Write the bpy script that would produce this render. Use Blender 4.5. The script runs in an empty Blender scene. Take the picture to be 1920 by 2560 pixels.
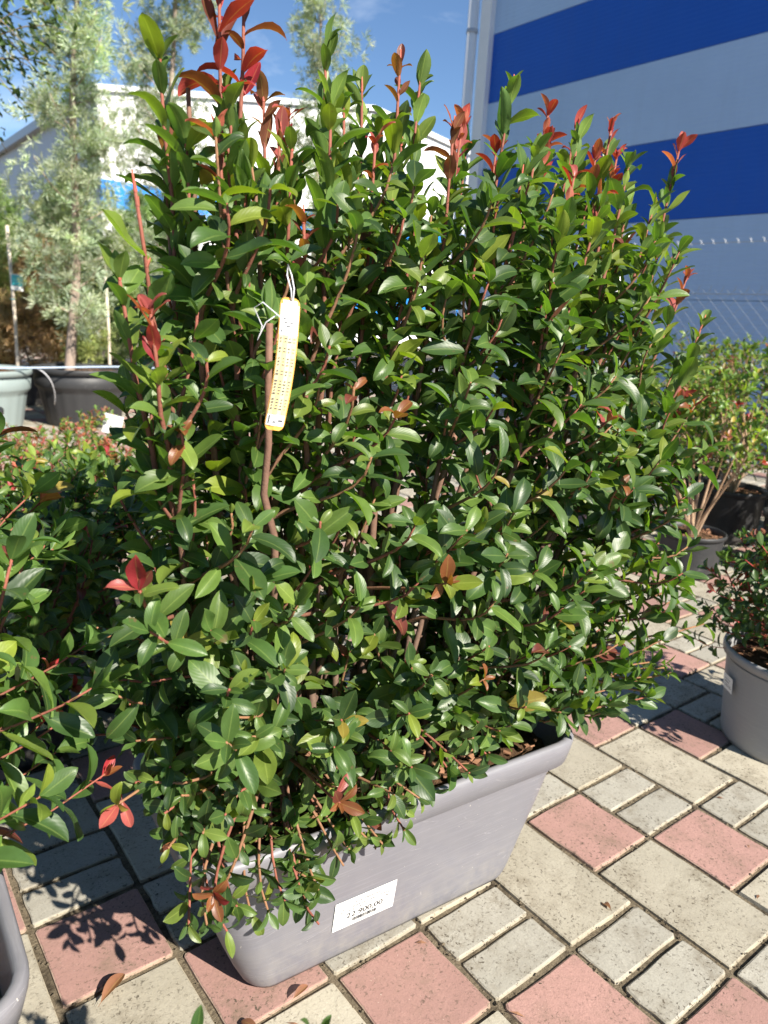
import bpy, bmesh, math, random
import numpy as np
from mathutils import Vector, Matrix
R_ = math.radians
random.seed(7); rng = np.random.default_rng(7)
scene = bpy.context.scene
col = scene.collection

# ------------------------------------------------------------------ camera
cam_d = bpy.data.cameras.new('camera'); cam = bpy.data.objects.new('camera', cam_d); col.objects.link(cam)
CAM = Vector((-0.807, -0.833, 1.114))
YAW, TILT, ROLL = -38.34, 75.175, 3.25
cam.matrix_world = Matrix.Translation(CAM) @ Matrix.Rotation(R_(YAW), 4, 'Z') @ Matrix.Rotation(R_(TILT), 4, 'X') @ Matrix.Rotation(R_(ROLL), 4, 'Z')
cam_d.sensor_fit = 'VERTICAL'; cam_d.sensor_height = 36.0; cam_d.lens = 1838.3 * 36 / 2560
cam_d.clip_start = 0.02; cam_d.clip_end = 600
cam_d.dof.use_dof = True; cam_d.dof.focus_distance = 1.12; cam_d.dof.aperture_fstop = 6.0
scene.camera = cam

# ------------------------------------------------------------------ sky and sun
SUN_EL = R_(39.0); SUN_AZ = math.atan2(0.12, -1.0)
sun_dir = Vector((math.sin(SUN_AZ) * math.cos(SUN_EL), math.cos(SUN_AZ) * math.cos(SUN_EL), math.sin(SUN_EL)))
w = bpy.data.worlds.new('World'); scene.world = w; w.use_nodes = True
nt = w.node_tree; nt.nodes.clear()
sky = nt.nodes.new('ShaderNodeTexSky'); sky.sky_type = 'NISHITA'; sky.sun_disc = False
sky.sun_elevation = SUN_EL; sky.sun_rotation = SUN_AZ; sky.air_density = 1.0; sky.dust_density = 0.0; sky.ozone_density = 6.0
tc = nt.nodes.new('ShaderNodeTexCoord'); mp = nt.nodes.new('ShaderNodeMapping'); mp.inputs['Scale'].default_value = (1.5, 1.5, 4.0)
mp.inputs['Rotation'].default_value = (0.15, 0.1, 0.4)
nz = nt.nodes.new('ShaderNodeTexNoise'); nz.inputs['Scale'].default_value = 1.7; nz.inputs['Detail'].default_value = 7; nz.inputs['Roughness'].default_value = 0.62; nz.inputs['Distortion'].default_value = 0.5
rp = nt.nodes.new('ShaderNodeValToRGB'); rp.color_ramp.elements[0].position = 0.555; rp.color_ramp.elements[1].position = 0.84
rp.color_ramp.elements[0].color = (0, 0, 0, 1); rp.color_ramp.elements[1].color = (0.6, 0.6, 0.6, 1)
mx = nt.nodes.new('ShaderNodeMix'); mx.data_type = 'RGBA'; mx.inputs['B'].default_value = (9.5, 10.2, 11.0, 1)
bg = nt.nodes.new('ShaderNodeBackground'); bg.inputs['Strength'].default_value = 0.064
wo = nt.nodes.new('ShaderNodeOutputWorld')
L = nt.links.new
L(tc.outputs['Generated'], mp.inputs['Vector']); L(mp.outputs['Vector'], nz.inputs['Vector']); L(nz.outputs['Fac'], rp.inputs['Fac'])
L(rp.outputs['Color'], mx.inputs['Factor']); L(sky.outputs['Color'], mx.inputs['A']); L(mx.outputs['Result'], bg.inputs['Color']); L(bg.outputs['Background'], wo.inputs['Surface'])
sl = bpy.data.lights.new('sun', 'SUN'); sl.energy = 5.0; sl.angle = R_(0.55); sl.color = (1.0, 0.93, 0.82)
so = bpy.data.objects.new('sun', sl); col.objects.link(so); so.rotation_euler = (-sun_dir).to_track_quat('-Z', 'Y').to_euler(); so.location = (0, -3, 6)
scene.view_settings.view_transform = 'Standard'; scene.view_settings.look = 'None'; scene.view_settings.gamma = 1.0
scene.view_settings.exposure = 1.2
scene.cycles.max_bounces = 5; scene.cycles.diffuse_bounces = 3; scene.cycles.glossy_bounces = 2; scene.cycles.transmission_bounces = 3; scene.cycles.use_denoising = True

# ------------------------------------------------------------------ helpers
class NB:
    """small node builder"""
    def __init__(s, name):
        s.m = bpy.data.materials.new(name); s.m.use_nodes = True; s.t = s.m.node_tree; s.t.nodes.clear()
        s.out = s.t.nodes.new('ShaderNodeOutputMaterial')
    def n(s, typ, **kw):
        nd = s.t.nodes.new('ShaderNode' + typ)
        for k, v in kw.items():
            if k in nd.bl_rna.properties: setattr(nd, k, v)
            else: s.set(nd, k.replace('_', ' '), v)
        return nd
    def set(s, nd, k, v):
        i = nd.inputs[k]
        if hasattr(v, 'is_linked') or isinstance(v, bpy.types.NodeSocket): s.t.links.new(v, i)
        else: i.default_value = v
    def math(s, op, a, b=0.0, c=0.0, clamp=False):
        nd = s.t.nodes.new('ShaderNodeMath'); nd.operation = op; nd.use_clamp = clamp
        for i, v in enumerate((a, b, c)):
            if isinstance(v, bpy.types.NodeSocket): s.t.links.new(v, nd.inputs[i])
            else: nd.inputs[i].default_value = v
        return nd.outputs[0]
    def mix(s, f, a, b, blend='MIX'):
        nd = s.t.nodes.new('ShaderNodeMix'); nd.data_type = 'RGBA'; nd.blend_type = blend
        for k, v in (('Factor', f), ('A', a), ('B', b)):
            i = [x for x in nd.inputs if x.name == k and (x.type == 'RGBA' or k == 'Factor' and x.type == 'VALUE')][0]
            if isinstance(v, bpy.types.NodeSocket): s.t.links.new(v, i)
            else: i.default_value = v if not isinstance(v, tuple) or len(v) == 4 else (*v, 1)
        return [o for o in nd.outputs if o.type == 'RGBA'][0]
    def noise(s, scale, detail=4, rough=.55, vec=None, dist=0.0, out='Fac'):
        nd = s.t.nodes.new('ShaderNodeTexNoise'); nd.inputs['Scale'].default_value = scale; nd.inputs['Detail'].default_value = detail
        nd.inputs['Roughness'].default_value = rough; nd.inputs['Distortion'].default_value = dist
        if vec is not None: s.t.links.new(vec, nd.inputs['Vector'])
        return nd.outputs[out]
    def ramp(s, f, a, b):
        return s.math('MULTIPLY', s.math('SUBTRACT', f, a), 1.0 / (b - a), clamp=True)
    def pos(s): return s.n('NewGeometry').outputs['Position']
    def obj(s): return s.n('TexCoord').outputs['Object']
    def bump(s, h, strength=.3, dist=.002):
        nd = s.t.nodes.new('ShaderNodeBump'); nd.inputs['Strength'].default_value = strength; nd.inputs['Distance'].default_value = dist
        s.t.links.new(h, nd.inputs['Height']); return nd.outputs['Normal']
    def finish(s, base, rough=.6, spec=.5, normal=None, metallic=0.0):
        p = s.t.nodes.new('ShaderNodeBsdfPrincipled')
        s.set(p, 'Base Color', base if isinstance(base, bpy.types.NodeSocket) else (*base, 1) if len(base) == 3 else base)
        s.set(p, 'Roughness', rough); s.set(p, 'Specular IOR Level', spec); s.set(p, 'Metallic', metallic)
        if normal is not None: s.set(p, 'Normal', normal)
        s.t.links.new(p.outputs[0], s.out.inputs['Surface']); s.p = p
        return s.m

def simple(name, rgb, rough=.6, var=.18, scale=25, spec=.5, bump=0.0, metallic=0.0):
    b = NB(name); f = b.noise(scale, 5, .6, b.obj())
    c = b.mix(f, tuple(x * (1 - var) for x in rgb), tuple(min(1, x * (1 + var)) for x in rgb))
    nrm = b.bump(b.noise(scale * 4, 4, .6, b.obj()), bump) if bump else None
    return b.finish(c, rough, spec, nrm, metallic)

def tag(o, label=None, cat=None, group=None, kind=None):
    if label: o['label'] = label
    if cat: o['category'] = cat
    if group: o['group'] = group
    if kind: o['kind'] = kind
    return o
def empty(name, loc=(0, 0, 0), rz=0.0):
    o = bpy.data.objects.new(name, None); col.objects.link(o); o.location = loc; o.rotation_euler = (0, 0, rz); o.empty_display_size = .05
    return o
def mesh_obj(name, verts, faces, mat, parent=None, smooth=False, loc=None):
    me = bpy.data.meshes.new(name); me.from_pydata([tuple(v) for v in verts], [], faces)
    if smooth: me.polygons.foreach_set('use_smooth', [True] * len(me.polygons))
    me.update(); me.materials.append(mat)
    o = bpy.data.objects.new(name, me); col.objects.link(o)
    if parent is not None: o.parent = parent
    if loc is not None: o.location = loc
    return o
def np_mesh(name, V, F4, mat, cols=None, uvs=None, smooth=True):
    """fast mesh from numpy: V (n,3), F4 (m,4) quads"""
    me = bpy.data.meshes.new(name); n = len(V); m = len(F4); k = F4.shape[1]
    me.vertices.add(n); me.vertices.foreach_set('co', np.ascontiguousarray(V, dtype=np.float32).ravel())
    me.loops.add(m * k); me.loops.foreach_set('vertex_index', np.ascontiguousarray(F4, dtype=np.int32).ravel())
    me.polygons.add(m); me.polygons.foreach_set('loop_start', np.arange(m, dtype=np.int32) * k); me.polygons.foreach_set('loop_total', np.full(m, k, dtype=np.int32))
    if smooth: me.polygons.foreach_set('use_smooth', np.ones(m, dtype=bool))
    me.update(calc_edges=True)
    if cols is not None:
        a = me.attributes.new('Col', 'FLOAT_COLOR', 'POINT'); c4 = np.ones((n, 4), dtype=np.float32); c4[:, :3] = cols; a.data.foreach_set('color', c4.ravel())
    if uvs is not None:
        l = me.uv_layers.new(name='UVMap'); l.data.foreach_set('uv', np.ascontiguousarray(uvs[F4.ravel()], dtype=np.float32).ravel())
    me.materials.append(mat); return me
def link(name, me, parent=None, loc=None):
    o = bpy.data.objects.new(name, me); col.objects.link(o)
    if parent is not None: o.parent = parent
    if loc is not None: o.location = loc
    return o
def box(c, s):
    x, y, z = c; a, b, d = s[0] / 2, s[1] / 2, s[2] / 2
    v = [(x + i * a, y + j * b, z + k * d) for i in (-1, 1) for j in (-1, 1) for k in (-1, 1)]
    f = [(0, 1, 3, 2), (4, 6, 7, 5), (0, 4, 5, 1), (2, 3, 7, 6), (0, 2, 6, 4), (1, 5, 7, 3)]
    return v, f
def boxes(name, lst, mat, parent=None, bevel=0.0, loc=None):
    V, F = [], []
    for c, s in lst:
        v, f = box(c, s); F += [tuple(i + len(V) for i in q) for q in f]; V += v
    o = mesh_obj(name, V, F, mat, parent, loc=loc)
    if bevel:
        md = o.modifiers.new('bevel', 'BEVEL'); md.width = bevel; md.segments = 2
    return o
def tube_arrays(pts, rad, sides=6):
    pts = [Vector(p) for p in pts]; V = []; F = []
    n = len(pts); up = Vector((0.31, 0.17, 0.93)).normalized()
    for i, p in enumerate(pts):
        t = (pts[min(i + 1, n - 1)] - pts[max(i - 1, 0)]).normalized()
        a = t.cross(up)
        if a.length < .05: a = t.cross(Vector((1, 0, 0)))
        a.normalize(); b = t.cross(a)
        for k in range(sides):
            q = 2 * math.pi * k / sides; V.append(p + (a * math.cos(q) + b * math.sin(q)) * rad[i])
    for i in range(n - 1):
        for k in range(sides):
            k2 = (k + 1) % sides; F.append((i * sides + k, i * sides + k2, (i + 1) * sides + k2, (i + 1) * sides + k))
    c = len(V); V.append(pts[-1])
    for k in range(sides):
        e = (n - 1) * sides; F.append((e + k, e + (k + 1) % sides, c, c))
    return V, F
def tube(name, pts, rad, mat, parent=None, sides=6, loc=None):
    if not hasattr(rad, '__len__'): rad = [rad] * len(pts)
    V, F = tube_arrays(pts, rad, sides)
    F = [f if f[2] != f[3] else f[:3] for f in F]
    return mesh_obj(name, V, F, mat, parent, True, loc)
def bez(p0, p1, p2, p3, n=8):
    o = []
    for i in range(n + 1):
        t = i / n; s = 1 - t
        o.append(p0 * s ** 3 + p1 * 3 * s * s * t + p2 * 3 * s * t * t + p3 * t ** 3)
    return o
def lathe(prof, seg=40, flute=None):
    V, F = [], []
    for r, z in prof:
        for k in range(seg):
            a = 2 * math.pi * k / seg; rr = r
            if flute: rr = r * flute(a, z)
            V.append((rr * math.cos(a), rr * math.sin(a), z))
    for i in range(len(prof) - 1):
        for k in range(seg):
            k2 = (k + 1) % seg; F.append((i * seg + k, i * seg + k2, (i + 1) * seg + k2, (i + 1) * seg + k))
    return V, F

# ------------------------------------------------------------------ materials
def leaf_material(name, gloss=.41, trans=.30, vein=1.0, under=(1.5, 1.5, 1.25)):
    b = NB(name)
    c0 = b.n('Attribute', attribute_name='Col').outputs['Color']
    rnd = b.n('ObjectInfo').outputs['Random']
    br = b.math('MULTIPLY_ADD', rnd, .35, .84)
    mott = b.math('MULTIPLY_ADD', b.noise(45, 4, .6, b.pos()), .7, .65)
    br = b.math('MULTIPLY', br, mott)
    vm = b.n('VectorMath', operation='SCALE'); b.set(vm, 0, c0); b.set(vm, 'Scale', br); c = vm.outputs[0]
    uv = b.n('UVMap').outputs[0]; sp = b.n('SeparateXYZ'); b.set(sp, 0, uv)
    au = b.math('ABSOLUTE', b.math('SUBTRACT', sp.outputs[0], .5))
    rib = b.math('SUBTRACT', 1.0, b.ramp(au, .012, .05))
    ribc = b.mix(.5, c, (.22, .25, .07), 'ADD')
    c = b.mix(b.math('MULTIPLY', rib, .55 * vein), c, ribc)
    blem = b.ramp(b.noise(34, 4, .6, b.pos()), .67, .72)
    c = b.mix(b.math('MULTIPLY', blem, .6), c, (.16, .09, .05))
    bf = b.n('NewGeometry').outputs['Backfacing']
    u = b.n('VectorMath', operation='MULTIPLY'); b.set(u, 0, c); b.set(u, 1, under)
    u2 = b.n('VectorMath', operation='ADD'); b.set(u2, 0, u.outputs[0]); b.set(u2, 1, (.018, .024, .008))
    cc = b.mix(bf, c, u2.outputs[0])
    veins = b.math('SINE', b.math('ADD', b.math('MULTIPLY', sp.outputs[1], 62.0), b.math('MULTIPLY', au, -38.0)))
    hgt = b.math('ADD', b.math('MULTIPLY', veins, .13), b.noise(70, 2, .5, b.pos()))
    nrm = b.bump(hgt, .16, .0012)
    rough = b.math('ADD', b.math('MULTIPLY', bf, .25), b.math('MULTIPLY_ADD', b.noise(20, 2, .5, b.pos()), .22, gloss - .1))
    p = b.n('BsdfPrincipled'); b.set(p, 'Base Color', cc); b.set(p, 'Roughness', rough); b.set(p, 'Specular IOR Level', .5); b.set(p, 'Normal', nrm)
    tr = b.n('BsdfTranslucent'); tm = b.n('VectorMath', operation='MULTIPLY'); b.set(tm, 0, c); b.set(tm, 1, (2.1, 2.5, .6)); b.set(tr, 'Color', tm.outputs[0]); b.set(tr, 'Normal', nrm)
    ms = b.n('MixShader'); b.set(ms, 0, trans); b.t.links.new(p.outputs[0], ms.inputs[1]); b.t.links.new(tr.outputs[0], ms.inputs[2])
    b.t.links.new(ms.outputs[0], b.out.inputs['Surface']); return b.m
M_leaf = leaf_material('glossy_leaf')
M_needle = leaf_material('cypress_scale', gloss=.6, trans=.2, vein=0.0, under=(1, 1, 1))
def bark_material(name):
    b = NB(name); c = b.n('Attribute', attribute_name='Col').outputs['Color']
    f = b.math('MULTIPLY_ADD', b.noise(90, 5, .65, b.pos()), 1.0, .5)
    v = b.n('VectorMath', operation='SCALE'); b.set(v, 0, c); b.set(v, 'Scale', f)
    return b.finish(v.outputs[0], .7, .3, b.bump(b.noise(160, 4, .6, b.pos()), .5, .002))
M_bark = bark_material('stem_bark')

def paver_material(name, rgb, dirt):
    b = NB(name); P = b.pos(); rnd = b.n('ObjectInfo').outputs['Random']
    edge = b.n('Attribute', attribute_name='Col').outputs['Color']
    f = b.noise(9, 5, .65, P)
    f = b.ramp(f, .28, .72); c = b.mix(f, tuple(x * y for x, y in zip(rgb, (.78, .77, .74))), tuple(x * 1.15 for x in rgb))
    c = b.mix(b.ramp(b.noise(260, 3, .6, P), .35, .8), tuple(x * .80 for x in rgb), c)
    v = b.n('VectorMath', operation='SCALE'); b.set(v, 0, c); b.set(v, 'Scale', b.math('MULTIPLY_ADD', rnd, .22, .88)); c = v.outputs[0]
    # pale worn arrises, with a broken outline
    e = b.math('MULTIPLY', b.n('SeparateColor').outputs[0], 1.0); se = e.node.inputs[0].links[0].from_node; b.t.links.new(edge, se.inputs[0])
    em = b.ramp(b.math('ADD', e, b.math('MULTIPLY_ADD', b.noise(75, 5, .75, P), 2.2, -1.2)), .35, .75)
    c = b.mix(b.math('MULTIPLY', em, .45), c, (.42, .36, .25))
    # lichen and soot specks, stained patches
    patch = b.ramp(b.noise(6.5, 6, .72, P, .3), .42, .60)
    speck = b.ramp(b.noise(150, 4, .6, P, .6), .56, .66)
    c = b.mix(b.math('MULTIPLY', b.math('MULTIPLY_ADD', patch, .75, .22), b.math('MULTIPLY', speck, dirt)), c, (.055, .045, .032))
    st = b.ramp(b.noise(17, 6, .75, P), .44, .66)
    c = b.mix(b.math('MULTIPLY', b.math('MULTIPLY', patch, st), .6 * dirt), c, (.13, .105, .07))
    chips = b.ramp(b.noise(330, 2, .5, P), .73, .78)
    c = b.mix(b.math('MULTIPLY', chips, .5), c, (.6, .55, .47))
    h = b.math('ADD', b.math('MULTIPLY', b.noise(320, 4, .65, P), .6), b.math('MULTIPLY', b.noise(60, 4, .6, P), .8))
    return b.finish(c, .86, .25, b.bump(h, .55, .0022))
M_pav = {'P': paver_material('pink_concrete', (.375, .222, .192), 1.0), 'L': paver_material('cream_concrete', (.40, .368, .295), 1.15), 'S': paver_material('grey_concrete', (.375, .357, .305), 1.1)}
def soil_material(name, a, bcol, bump=.9, scale=130):
    b = NB(name); P = b.pos(); f = b.ramp(b.noise(scale, 6, .7, P), .3, .72)
    c = b.mix(f, a, bcol); c = b.mix(b.ramp(b.noise(scale * .22, 4, .6, P), .5, .7), c, tuple(x * .55 for x in a))
    return b.finish(c, .95, .15, b.bump(b.noise(scale * 1.2, 6, .7, P), bump, .006))
M_joint = soil_material('joint_soil', (.085, .067, .046), (.23, .19, .13))
M_soil = soil_material('potting_soil', (.03, .02, .013), (.17, .095, .05))
M_chip = simple('bark_chip', (.24, .12, .065), .9, .5, 60)

def plastic(name, rgb, rough=.5, scratch=.35, dust=.3):
    b = NB(name); O = b.obj()
    mpn = b.n('Mapping'); b.set(mpn, 'Vector', O); mpn.inputs['Scale'].default_value = (3, 3, 130); mpn.inputs['Rotation'].default_value = (0, .03, 0)
    stk = b.ramp(b.noise(3.5, 6, .7, mpn.outputs[0]), .50, .74)
    c = b.mix(b.noise(7, 4, .6, O), tuple(x * .9 for x in rgb), tuple(x * 1.08 for x in rgb))
    c = b.mix(b.math('MULTIPLY', stk, scratch), c, tuple(min(1, x * 1.45 + .03) for x in rgb))
    sc = b.n('TexVoronoi', feature='DISTANCE_TO_EDGE'); mp2 = b.n('Mapping'); b.set(mp2, 'Vector', O); mp2.inputs['Scale'].default_value = (5, 5, 30); mp2.inputs['Rotation'].default_value = (0, .25, 0)
    b.set(sc, 'Vector', mp2.outputs[0]); sc.inputs['Scale'].default_value = 1.6
    ln = b.math('MULTIPLY', b.math('SUBTRACT', 1.0, b.ramp(sc.outputs['Distance'], .002, .012)), b.ramp(b.noise(16, 3, .6, O), .55, .68))
    c = b.mix(b.math('MULTIPLY', ln, .4 * scratch / .35), c, (.62, .6, .6))
    sz = b.n('SeparateXYZ'); b.set(sz, 0, O)
    low = b.math('SUBTRACT', 1.0, b.ramp(sz.outputs[2], .0, .13))
    dm = b.math('MULTIPLY', b.math('MULTIPLY_ADD', low, .9, .12), b.ramp(b.noise(28, 6, .7, O), .40, .72))
    c = b.mix(b.math('MULTIPLY', dm, dust), c, (.36, .33, .27))
    sp = b.ramp(b.noise(150, 2, .5, O), .76, .79)
    c = b.mix(b.math('MULTIPLY', sp, .7 * dust / .3), c, (.6, .56, .48))
    h = b.math('ADD', b.math('MULTIPLY', b.noise(3.5, 6, .7, mpn.outputs[0]), .5), b.math('MULTIPLY', b.noise(260, 3, .6, O), .25))
    return b.finish(c, b.math('MULTIPLY_ADD', dm, .3, rough), .4, b.bump(h, .28, .0012))
M_planter = plastic('grey_planter_plastic', (.172, .170, .190), .46, .45, .42)
M_pot_dark = plastic('dark_pot_plastic', (.032, .033, .035), .5, .15, .08)
M_pot_green = plastic('grey_green_pot_plastic', (.22, .27, .265), .5, .25, .3)
M_pot_grey = plastic('light_grey_pot_plastic', (.29, .295, .305), .45, .25, .35)
M_pot_black = plastic('black_pot_plastic', (.022, .022, .024), .42, .12, .25)
M_white = simple('white_card', (.82, .82, .80), .5, .03)
M_ink = simple('black_ink', (.02, .02, .022), .6, .1)
M_inkgrey = simple('grey_ink', (.10, .10, .11), .6, .1)
M_orange = simple('orange_card', (.80, .42, .08), .5, .06)
M_yellow = simple('pale_yellow_card', (.82, .68, .38), .5, .05)
M_yellow2 = simple('deeper_yellow_card', (.82, .62, .27), .5, .05)
M_string = simple('white_string', (.75, .75, .78), .6, .1)
M_wood = simple('stake_wood', (.42, .28, .17), .75, .3, 40, bump=.3)
M_palewood = simple('pale_bamboo', (.58, .50, .40), .6, .2, 40)
M_teal = simple('teal_print', (.05, .42, .48), .5, .5, 60)
M_hose = simple('pale_blue_hose', (.42, .52, .66), .4, .3, 30)
M_wire = simple('galvanised_wire', (.42, .44, .46), .4, .15, metallic=.6)
M_post = simple('white_post_paint', (.78, .77, .74), .5, .06)

# ------------------------------------------------------------------ ground and paving
gm = bpy.data.meshes.new('ground'); gb = bmesh.new()
vs = [gb.verts.new(p) for p in ((-250, -250, -.008), (250, -250, -.008), (250, 250, -.008), (-250, 250, -.008))]; gb.faces.new(vs); gb.to_mesh(gm); gb.free(); gm.materials.append(M_joint)
ground = bpy.data.objects.new('ground', gm); col.objects.link(ground); tag(ground, kind='structure')
H = 0.1; DIM = {'L': 3, 'S': 1, 'P': 2}
def paver_arrays(kind, r, far=False):
    hw, hl = (2 * H - .0105) / 2, (DIM[kind] * H - .0105) / 2
    j = (lambda s: r.uniform(-s, s))
    c = .002 + r.random() * .003
    if far: pts = [(-hw, -hl), (hw, -hl), (hw, hl), (-hw, hl)]
    else:
        pts = []
        for (ax, ay), (bx, by) in (((-hw, -hl), (hw, -hl)), ((hw, -hl), (hw, hl)), ((hw, hl), (-hw, hl)), ((-hw, hl), (-hw, -hl))):
            dx, dy = bx - ax, by - ay; ln = math.hypot(dx, dy); ux, uy = dx / ln, dy / ln
            pts += [(ax + ux * c + j(.0012), ay + uy * c + j(.0012)), (ax + dx * .36 + j(.0022), ay + dy * .36 + j(.0022)), (ax + dx * .67 + j(.0022), ay + dy * .67 + j(.0022)), (bx - ux * c + j(.0012), by - uy * c + j(.0012))]
    n = len(pts); V = []; E = []
    def inset(p, d):
        sx = 1 - d / hw; sy = 1 - d / hl; return p[0] * sx, p[1] * sy
    rings = ((.0042, 0.0, 0.0), (.0012, -.0018, 1.0), (0, -.014, .55)) if not far else ((.004, 0, 0), (0, -.014, 1))
    for d, z, e in rings:
        for p in pts:
            q = inset(p, d + (0 if far else r.uniform(-.0008, .0008))); V.append((q[0], q[1], z + (r.uniform(-.0006, .0004) if z and not far else 0))); E.append(e)
    F = [tuple(range(n))]
    for k in range(len(rings) - 1):
        for i in range(n): i2 = (i + 1) % n; F.append((k * n + i, (k + 1) * n + i, (k + 1) * n + i2, k * n + i2))
    return V, F, E
def paver_mesh(name, V, F, E, mat):
    me = bpy.data.meshes.new(name); me.from_pydata(V, [], F); me.materials.append(mat)
    a = me.attributes.new('Col', 'FLOAT_COLOR', 'POINT'); a.data.foreach_set('color', np.repeat(np.array([[e, e, e, 1.0] for e in E], dtype=np.float32), 1, axis=0).ravel())
    me.update(); return me
pr = random.Random(3)
pav_mesh = {k: [paver_mesh('paver', *paver_arrays(k, pr), M_pav[k]) for _ in range(5)] for k in 'LSP'}
Rm = np.array(cam.matrix_world.to_3x3()); Cv = np.array(CAM)
def project(P):
    d = (np.asarray(P, dtype=float).reshape(-1, 3) - Cv) @ Rm
    z = -d[:, 2]; zz = np.where(z > .02, z, .02)
    return np.stack([960 + 1838.3 * d[:, 0] / zz, 1280 - 1838.3 * d[:, 1] / zz, z], 1)
cells = []
for cx in range(-40, 130, 2):
    s0 = cx - 3
    for k in range(-30, 12):
        y0 = s0 + 7 * k
        for kind, a, ln in (('L', 0, 3), ('S', 3, 1), ('S', 4, 1), ('P', 5, 2)):
            cells.append((kind, (cx + 1) * H, -(y0 + a + ln / 2) * H))
pp = project([(c[1], c[2], 0) for c in cells])
vis = []
for c, p in zip(cells, pp):
    inside = -120 < p[0] < 2040 and -50 < p[1] < 2740 and p[2] > .1
    vis.append((p[2] if inside else 1e3 + abs(p[2]), c, inside))
vis.sort(key=lambda t: t[0])
near = [c for d, c, i in vis if i][:290]; nearset = set(near)
for kind, x, y in near:
    o = bpy.data.objects.new('paver', pr.choice(pav_mesh[kind])); col.objects.link(o); o.parent = ground
    o.location = (x + pr.uniform(-.0012, .0012), y + pr.uniform(-.0012, .0012), pr.uniform(-.0022, .0))
    o.rotation_euler = (pr.uniform(-.004, .004), pr.uniform(-.004, .004), pr.uniform(-.006, .006) + (math.pi if pr.random() < .5 else 0))
FV, FF, FE, FM = [], [], [], []
for kind, x, y in cells:
    if (kind, x, y) in nearset: continue
    if not (-3 < x < 13 and -4.5 < y < 21): continue
    V, F, E = paver_arrays(kind, pr, True); b0 = len(FV); dz = pr.uniform(-.002, 0)
    FV += [(v[0] + x, v[1] + y, v[2] + dz) for v in V]; FE += E
    FF += [tuple(i + b0 for i in f) for f in F]; FM += [{'L': 0, 'S': 1, 'P': 2}[kind]] * len(F)
me = paver_mesh('far_paving', FV, FF, FE, M_pav['L']); me.materials.append(M_pav['S']); me.materials.append(M_pav['P']); me.polygons.foreach_set('material_index', FM)
tag(link('far_paving', me, ground), kind='stuff')
# crumbs of soil and moss lying in the joints
cv, cf = [], []
def crumb(x, y, z, s, r):
    b0 = len(cv)
    for d in ((1, 0, 0), (-1, 0, 0), (0, 1, 0), (0, -1, 0), (0, 0, 1), (0, 0, -1)):
        cv.append((x + d[0] * s * r.uniform(.5, 1.3), y + d[1] * s * r.uniform(.5, 1.3), z + d[2] * s * r.uniform(.4, .9)))
    for f in ((0, 2, 4), (2, 1, 4), (1, 3, 4), (3, 0, 4), (2, 0, 5), (1, 2, 5), (3, 1, 5), (0, 3, 5)): cf.append(tuple(i + b0 for i in f))
cr = random.Random(9)
for kind, x, y in near[:170]:
    for _ in range(26 if cr.random() < .4 else 8):
        if cr.random() < .5: px, py = x + cr.choice((-1, 1)) * H, y + cr.uniform(-1, 1) * DIM[kind] * H / 2
        else: px, py = x + cr.uniform(-1, 1) * H, y + cr.choice((-1, 1)) * DIM[kind] * H / 2
        crumb(px + cr.gauss(0, .0045), py + cr.gauss(0, .0045), -.004 + cr.uniform(-.003, .004), cr.uniform(.0015, .0045), cr)
for _ in range(160):
    crumb(cr.uniform(-.7, .9), cr.uniform(-.6, .8), .001, cr.uniform(.0008, .0022), cr)
o = mesh_obj('joint_crumbs', cv, cf, M_joint, ground); tag(o, kind='stuff')

# ------------------------------------------------------------------ planter trough
def rrect(a, b, r, n=6):
    pts = []
    for cx, cy, s in ((a - r, b - r, 0), (-a + r, b - r, 90), (-a + r, -b + r, 180), (a - r, -b + r, 270)):
        for i in range(n + 1):
            q = R_(s + 90 * i / n); pts.append((cx + r * math.cos(q), cy + r * math.sin(q)))
    return pts
PROF = [(0, .284, .131, .040), (.010, .293, .135, .045), (.035, .305, .139, .05), (.09, .326, .144, .055), (.15, .346, .151, .058), (.21, .362, .159, .06), (.262, .374, .165, .06)]
def loft(levels, close_bottom=False):
    V, F = [], []; n = None
    for z, a, b, r in levels:
        p = rrect(a, b, r); n = len(p); V += [(x, y, z) for x, y in p]
    for k in range(len(levels) - 1):
        for i in range(n): i2 = (i + 1) % n; F.append((k * n + i, k * n + i2, (k + 1) * n + i2, (k + 1) * n + i))
    if close_bottom: F.append(tuple(reversed(range(n))))
    return V, F
def chips_on(name, parent, inside, count, z, s0, s1, mat, seed):
    r = random.Random(seed); V, F = [], []
    for _ in range(count):
        x, y = inside(r); s = r.uniform(s0, s1); rot = Matrix.Rotation(r.uniform(0, 6.3), 3, 'Z') @ Matrix.Rotation(r.uniform(-.7, .7), 3, 'X')
        b0 = len(V); zz = z + r.uniform(0, .012)
        for i in (-1, 1):
            for j in (-1, 1):
                for k in (-1, 1):
                    p = rot @ Vector((i * s * r.uniform(.6, 1.2), j * s * .5 * r.uniform(.6, 1.2), k * s * .22)); V.append((p.x + x, p.y + y, p.z + zz))
        F += [tuple(q + b0 for q in f) for f in box((0, 0, 0), (1, 1, 1))[1]]
    o = mesh_obj(name, V, F, mat, parent); tag(o, kind='stuff'); return o
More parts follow.
